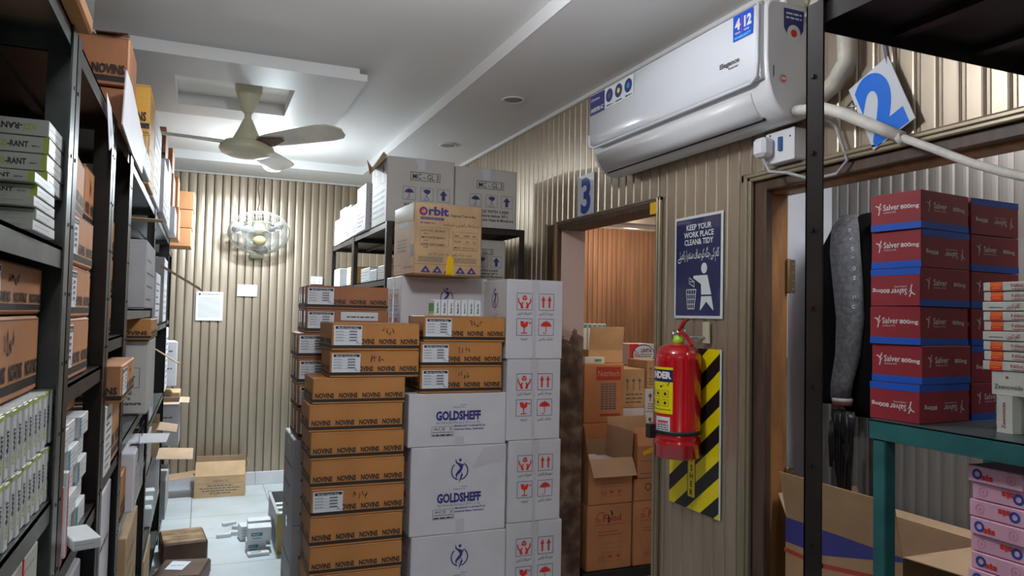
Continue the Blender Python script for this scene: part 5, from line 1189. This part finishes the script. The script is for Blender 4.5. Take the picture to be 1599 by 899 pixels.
for i in range(3): small('white-orange pack behind the upright cream packs, '+['bottom', 'middle', 'top'][i], 1.705, 1.075, TTZ+.027*i, .05, .14, .0265, pill_dim, 0, [('L', pack, False), ('F', lines, 1, redprint)], 'packs behind the cream ones')
# pink boxes on the lower shelf
for i in range(10):
    z = .94+.0365*i; fl_ = i in (5, 7, 8); jut = .004*((i*7) % 3)
    small('pink box in the pile under the teal top, %s%s' % (['lowest one', 'second from the bottom', 'third from the bottom', 'fourth from the bottom', 'fifth from the bottom', 'middle one, upside down', 'fourth from the top', 'third from the top, upside down', 'second from the top, upside down', 'topmost one'][i], ''), 1.585+jut, 1.043+.004*((i*3) % 2), z, .10, .118, .0360, pink, .02*((i % 3)-1), [('L', osis, fl_), ('F', osis, False)], 'pink boxes under the teal stand')

# niche: cartons, jacket
GC2 = 'kraft cartons in the dark doorway on the right'
carton('kraft carton on the floor under the open one in the doorway', 2.03, 2.44, 1.66, 2.18, 0, .43, kraft_shaded, group=GC2)
def orbtop(b, F):
    W, H = F.W, F.H
    b.poly(F, [(0, H), (0, H*.80), (W*.35, H*.80), (W, H*.97), (W, H)], navy, 1); b.line(F, [(0, H*.73), (W*.35, H*.72), (W*.85, H*.80)], H*.035, redprint, 1)
    b.arc(F, W*.75, H*.50, W*.045, W*.075, 0, 2*PI, ink, 1, 16); b.arc(F, W*.74, H*.5, W*.015, W*.04, .5, 5.5, redprint, 1); b.text(F, 'Orbit', W*.30, H*.44, H*.12, navy, 1, w=W*.33, bold=.04)
def orbfront(b, F): b.text(F, 'Orbit', F.W*.1, F.H*.62, F.H*.2, ink, 1, w=F.W*.5, bold=.04)
open_carton('open kraft carton with a navy band and its flap up, in the dark doorway', 2.035, 2.435, 1.68, 2.18, .4315, .875, kraft_shaded, {'L': (12, .175), 'F': (88, .245), 'R': (60, .04), 'B': (30, .09)}, 0, [('L', orbtop), ('F', orbfront)], group=GC2)
carton('kraft carton behind the teal leg in the dark doorway, lower one', 2.03, 2.46, 1.0, 1.42, 0, .72, kraft_shaded, [('L', lines, 4)], group=GC2)
carton('kraft carton behind the teal leg in the dark doorway, middle one', 2.06, 2.46, 1.0, 1.42, .722, 1.06, kraft_shaded, [('L', lines, 4), ('B', lines, 3)], group=GC2)
carton('small kraft carton standing on the others in the dark doorway', 2.08, 2.40, 1.05, 1.38, 1.062, 1.25, orange_card, [], group=GC2)
# jacket on its hook
JX = 2.40
jk = thing('hanging_jacket', 'black jacket with a grey sleeve hanging on the inner wall of the dark doorway', 'jacket', (JX, 2.16, 1.3))
def ell(cx_, cy_, cz_, rx, ry, n=20, wav=0, ph=0):
    return [Vector((cx_+rx*math.cos(2*PI*i/n)*(1+wav*math.sin(5*2*PI*i/n+ph)), cy_+ry*math.sin(2*PI*i/n)*(1+wav*math.sin(4*2*PI*i/n+ph)), cz_)) for i in range(n)]
b = MB(); b.loft([ell(.02, -.02, -.06, .045, .10, 20, .08), ell(.01, -.02, .0, .065, .13, 20, .08, 1), ell(0, -.015, .2, .07, .145, 20, .06, 1.5), ell(0, -.02, .40, .072, .15, 20, .05, 2), ell(.0, -.015, .56, .068, .15, 20, .03, 2.4), ell(.01, -.0, .64, .058, .12, 20, .03), ell(.02, .0, .70, .045, .075), ell(.03, .0, .735, .03, .035), ell(.035, 0, .742, .008, .008)], cloth_black); b.build('jacket_body', jk)
b = MB(); P = [(-.055, .020, .728, .020, .034), (-.075, .022, .68, .038, .058), (-.085, .010, .58, .048, .064), (-.09, -.010, .45, .048, .060), (-.088, -.020, .32, .046, .054), (-.085, -.004, .18, .042, .048), (-.088, .022, .07, .036, .044), (-.088, .026, .01, .034, .042)]
b.loft([ell(x, y, z, rx, ry, 20, .05, i*1.3) for i, (x, y, z, rx, ry) in enumerate(P)], cloth_grey_l); sl_ = b.build('sleeve', jk)
b = MB(); b.loft([ell(-.088, .020, .012, .035, .039, 20, .04), ell(-.088, .020, .002, .036, .040, 20, .04), ell(-.088, .020, -.004, .034, .038, 20, .04)], mat('cuff_cream', (.35, .33, .30), .9)); b.loft([ell(-.088, .020, -.004, .034, .038, 20, .04), ell(-.088, .020, -.018, .034, .038, 20, .04)], cloth_red); b.build('cuff', sl_)
b = MB(); P = [(-.02, .085, .69, .035, .04), (-.04, .115, .60, .045, .045), (-.05, .12, .40, .05, .045), (-.05, .125, .2, .045, .042), (-.045, .12, .02, .04, .038), (-.045, .115, -.02, .04, .036)]
b.loft([ell(x, y, z, rx, ry, 20, .06, i) for i, (x, y, z, rx, ry) in enumerate(P)], cloth_black); b.build('sleeve', jk)
b = MB(); P = [(-.02, -.095, .69, .035, .04), (-.03, -.135, .58, .045, .045), (-.04, -.15, .40, .05, .045), (-.04, -.15, .15, .045, .042), (-.035, -.14, .0, .04, .038)]
b.loft([ell(x, y, z, rx, ry, 20, .06, i) for i, (x, y, z, rx, ry) in enumerate(P)], cloth_black); b.build('sleeve', jk)
b = MB()
for i in range(10):     # piped lettering down the sleeve seam
    t_ = i/9; F = Frame((-.128+.004*t_, -.036-.028*math.sin(t_*2.2), .70-.33*t_), (0, -1, 0), (0, 0, 1), (-1, 0, 0)); b.text(F, 'FASHION CU'[i], 0, 0, .014, paper, 1, rot=-1.3)
b.build('sleeve_lettering', sl_)
tag(MB().box(2.478, 2.50, 2.145, 2.175, 2.02, 2.06, hinge_m, .003).tube([(2.48, 2.16, 2.03), (2.455, 2.16, 2.02), (2.45, 2.16, 2.04)], .005, hinge_m, 6).build('coat_hook'), 'bronze hook holding the black jacket', 'hook')
sc = thing('hanging_scarf', 'shiny black fringed scarf dangling below the jacket sleeve', 'scarf', (2.345, 2.16, .92))
b = MB(); rnd = random.Random(5)
b.loft([ell(-.045, .005, .345, .014, .045, 24, .25), ell(-.05, .0, .32, .016, .046, 24, .3, 1), ell(-.05, -.005, .26, .012, .034, 24, .3, 2), ell(-.05, -.005, .22, .006, .02, 24, .3, 3)], scarf_m); b.build('scarf_cloth', sc)
b = MB()
for i in range(44):
    y = -.045+.085*rnd.random(); x = -.062+.03*rnd.random(); L = rnd.uniform(.0, .12)
    b.tube([(x, y*.8, .335), (x+.003, y, .27), (x, y, .20), (x+.004*rnd.uniform(-1, 1), y*.8, .12), (x+.006*rnd.uniform(-1, 1), y*.5-.006, .04), (x, y*.35-.008, -.02-L*.6)], .0030, scarf_m, 6)
for i in range(14):
    y = .045+.018*rnd.random(); b.tube([(-.05, y, .30), (-.052, y+.004, .22), (-.05, y, .12+.05*rnd.random())], .0034, scarf_m, 6)
b.build('fringe', sc)

# ================================================================ INNER ROOM BEHIND THE FIRST DOORWAY
GI = 'cartons in the room behind the first doorway'
def drfood(b, F):
    W, H = F.W, F.H
    b.text(F, 'Dr.', W*.18, H*.74, H*.07, redprint, 1, w=W*.14, bold=.03); b.text(F, 'Food', W*.34, H*.745, H*.10, redprint, 1, w=W*.42, bold=.03); b.arc(F, W*.32, H*.80, W*.10, W*.12, .3, PI-.3, redprint, 1, 8)
    fineline(b, F, W*.15, W*.85, H*.69, H*.012, redprint); fineline(b, F, W*.25, W*.7, H*.58, H*.014, redprint); fineline(b, F, W*.25, W*.8, H*.53, H*.014, redprint)
    for i in range(3): urduline(b, F, W*.3, W*.8, H*(.40-.07*i), H*.025, redprint, 1, i)
    for i, k in enumerate(('arrows', 'umbrella', 'glass')): pict(b, F, W*(.25+.19*i), H*.12, W*.15, k, redprint, redprint)
    scribble(b, F, W*.45, H*.72, W*.12, H*.2, ink, .006, 2)
def drfood_low(b, F):
    W, H = F.W, F.H
    fineline(b, F, W*.25, W*.75, H*.75, H*.014, redprint); fineline(b, F, W*.25, W*.85, H*.68, H*.014, redprint)
    for i in range(3): urduline(b, F, W*.3, W*.8, H*(.52-.08*i), H*.03, redprint, 1, i)
    for i, k in enumerate(('arrows', 'umbrella', 'glass')): pict(b, F, W*(.28+.18*i), H*.15, W*.14, k, redprint, redprint)
tag(MB().box(2.17, 2.95, 4.0, 4.62, 0, .062, rubber, .004).build('floor_pallet'), 'flat black pallet under the orange cartons in the inner room', 'pallet')
carton('orange carton with red script on the pallet, left one inside the doorway', 2.205, 2.520, 4.02, 4.36, .0625, .458, orange_card, [('F', drfood)], group=GI, tape=None)
carton('orange carton with red script on the pallet, right one beside the jamb', 2.533, 2.84, 4.02, 4.36, .0625, .462, orange_card, [('F', drfood)], group=GI)
carton('low orange carton with a round mark, on the right scripted carton', 2.538, 2.84, 4.02, 4.36, .4625, .600, orange_card, [('F', lambda b, F: b.arc(F, F.W*.33, F.H*.62, .018, .024, 0, 6.28, ink, 1, 14))], group=GI)
o = open_carton('open orange carton with yellow tape beside the extinguisher', 2.555, 2.87, 4.03, 4.38, .6015, .80, orange_card, {'F': (-25, .12), 'B': (10, .14), 'L': (4, .08), 'R': (10, .1)}, .03, [('F', lines, 2)], group=GI)
F = Frame((-.12, -.177, .12), (1, 0, 0), (0, 0, 1), (0, -1, 0)); t = MB(); t.poly(F, [(.0, .02), (.12, .05), (.27, .045), (.27, .075), (.1, .085), (.0, .045)], tape_y, 3); t.build('yellow_tape', o)
open_carton('open orange carton with its front flap hanging down inside the first doorway', 2.215, 2.525, 4.03, 4.36, .4595, .738, orange_card, {'F': (150, .12), 'B': (-2, .06), 'R': (3, .16), 'L': (10, .2)}, 0, [('F', drfood_low)], group=GI)
for i in range(3): small('grey paper pack inside the open orange carton, '+['left', 'middle', 'right'][i], 2.28+.085*i, 4.19, .466, .078, .22, .26-.01*i, grey_card, 0, [('T', lines, 3)], 'packs in the open carton')
def nutri(b, F):
    W, H = F.W, F.H
    b.rect(F, W*.30, H*.72, W*.92, H*.95, redprint, 1); b.text(F, 'Nutritech', W*.61, H*.79, H*.10, kraft, 2, 'c', w=W*.55)
    for i in range(11):
        for j in range(4): b.rect(F, W*(.42+.10*j), H*(.22+.042*i), W*(.505+.10*j), H*(.25+.042*i), ink_soft, 1)
    b.rect(F, W*.40, H*.11, W*.92, H*.15, redprint, 1)
carton('orange-brown carton with a red name panel and a printed table', 2.535, 2.862, 4.70, 5.0, .852, 1.275, orange_card, [('F', nutri)], group=GI, tape=tape_m)
carton('brown carton on the floor under the red-panelled one', 2.535, 2.862, 4.70, 5.0, 0, .43, orange_card, group=GI)
carton('brown carton directly under the red-panelled one', 2.535, 2.862, 4.70, 5.0, .431, .851, orange_card, group=GI)
open_carton('open kraft carton with a broad pale flap in the inner room', 2.60, 2.885, 4.76, 4.98, 1.2765, 1.37, kraft, {'F': (8, .17), 'R': (10, .05)}, 0, [], group=GI, inner=kraft)
small('small white box with a green print on the red-panelled carton', 2.62, 4.729, 1.2755, .16, .05, .048, pill_white, 0, [('F', lambda b, F: (b.rect(F, F.W*.5, F.H*.3, F.W*.85, F.H*.7, green2, 1), None)[1])])
for i in range(5): small('tiny bottle carton standing in the open kraft carton, '+['leftmost', 'second from left', 'middle', 'second from right', 'rightmost'][i], 2.63+.04*i, 4.90, 1.283, .034, .05, .28, pill_white, 0, [('F', lambda b, F: (b.rect(F, .004, F.H*.88, F.W-.004, F.H*.97, cyan_ink, 1), None)[1])], 'bottle cartons behind the flap')
def linta(b, F):
    W, H = F.W, F.H
    b.rect(F, 0, 0, W*.35, H, redink, 1); b.disc(F, W*.54, H*.50, W*.44, navy_b, 2, 26, H*.48); b.disc(F, W*.55, H*.50, W*.40, paper, 3, 26, H*.43)
    b.rect(F, W*.96, 0, W, H, paper, 4); b.text(F, 'LINTA', W*.66, H*.60, H*.17, navy, 4, 'c', w=W*.42, bold=.04); b.text(F, 'ZoL', W*.18, H*.45, H*.25, redprint, 4, w=W*.22); fineline(b, F, W*.42, W*.92, H*.48, H*.04, navy, 4); fineline(b, F, W*.25, W*.85, H*.38, H*.04, navy, 4)
carton('white, red and blue carton at the back of the inner room', 3.46, 3.725, 5.60, 5.85, 1.201, 1.386, white_card, [('F', linta)], group=GI)
carton('kraft carton under the white, red and blue one', 3.34, 3.70, 5.55, 5.9, .80, 1.198, kraft, [('F', lines, 4)], group=GI)
carton('kraft carton second from the floor in the rear inner pile', 3.34, 3.70, 5.55, 5.9, .40, .797, kraft, [('F', lines, 4)], group=GI)
carton('kraft carton on the floor at the rear inner pile', 3.34, 3.70, 5.55, 5.9, 0, .397, kraft, [('F', lines, 4)], group=GI)
def printw(b, F):
    W, H = F.W, F.H
    for i in range(3): b.disc(F, W*(.2+.28*i), H*.70, W*.07, ink_soft, 1, 8); b.rect(F, W*(.18+.28*i), H*.45, W*(.22+.28*i), H*.65, ink_soft, 1)
    for i in range(3): fineline(b, F, W*.12, W*.88, H*(.12+.10*i), H*.04, ink_soft, 1, i)
for (a, c_, ya, za, zb, m_2, t_) in ((3.10, 3.30, 5.10, .898, 1.205, kraft, 'upright kraft carton with dark marks, left of the white printed ones'), (3.10, 3.30, 5.10, .60, .896, white_card, 'white printed carton under the upright kraft one in the inner room'), (3.10, 3.30, 5.10, 0, .598, kraft, 'tall kraft carton at the foot of that pile in the inner room'),
        (3.305, 3.55, 5.10, .862, 1.045, white_card, 'upper white printed carton of the right pile in the inner room'), (3.305, 3.55, 5.10, .66, .860, white_card, 'second white printed carton of the right pile in the inner room'), (3.305, 3.55, 5.10, 0, .658, kraft, 'kraft carton on the floor at the right of the inner room'), (3.335, 3.50, 5.12, 1.047, 1.272, kraft, 'small kraft carton with marks on top of the right pile beside the extinguisher')):
    carton(t_, a, c_, ya, ya+.30, za, zb, m_2, [('F', printw)], group=GI)
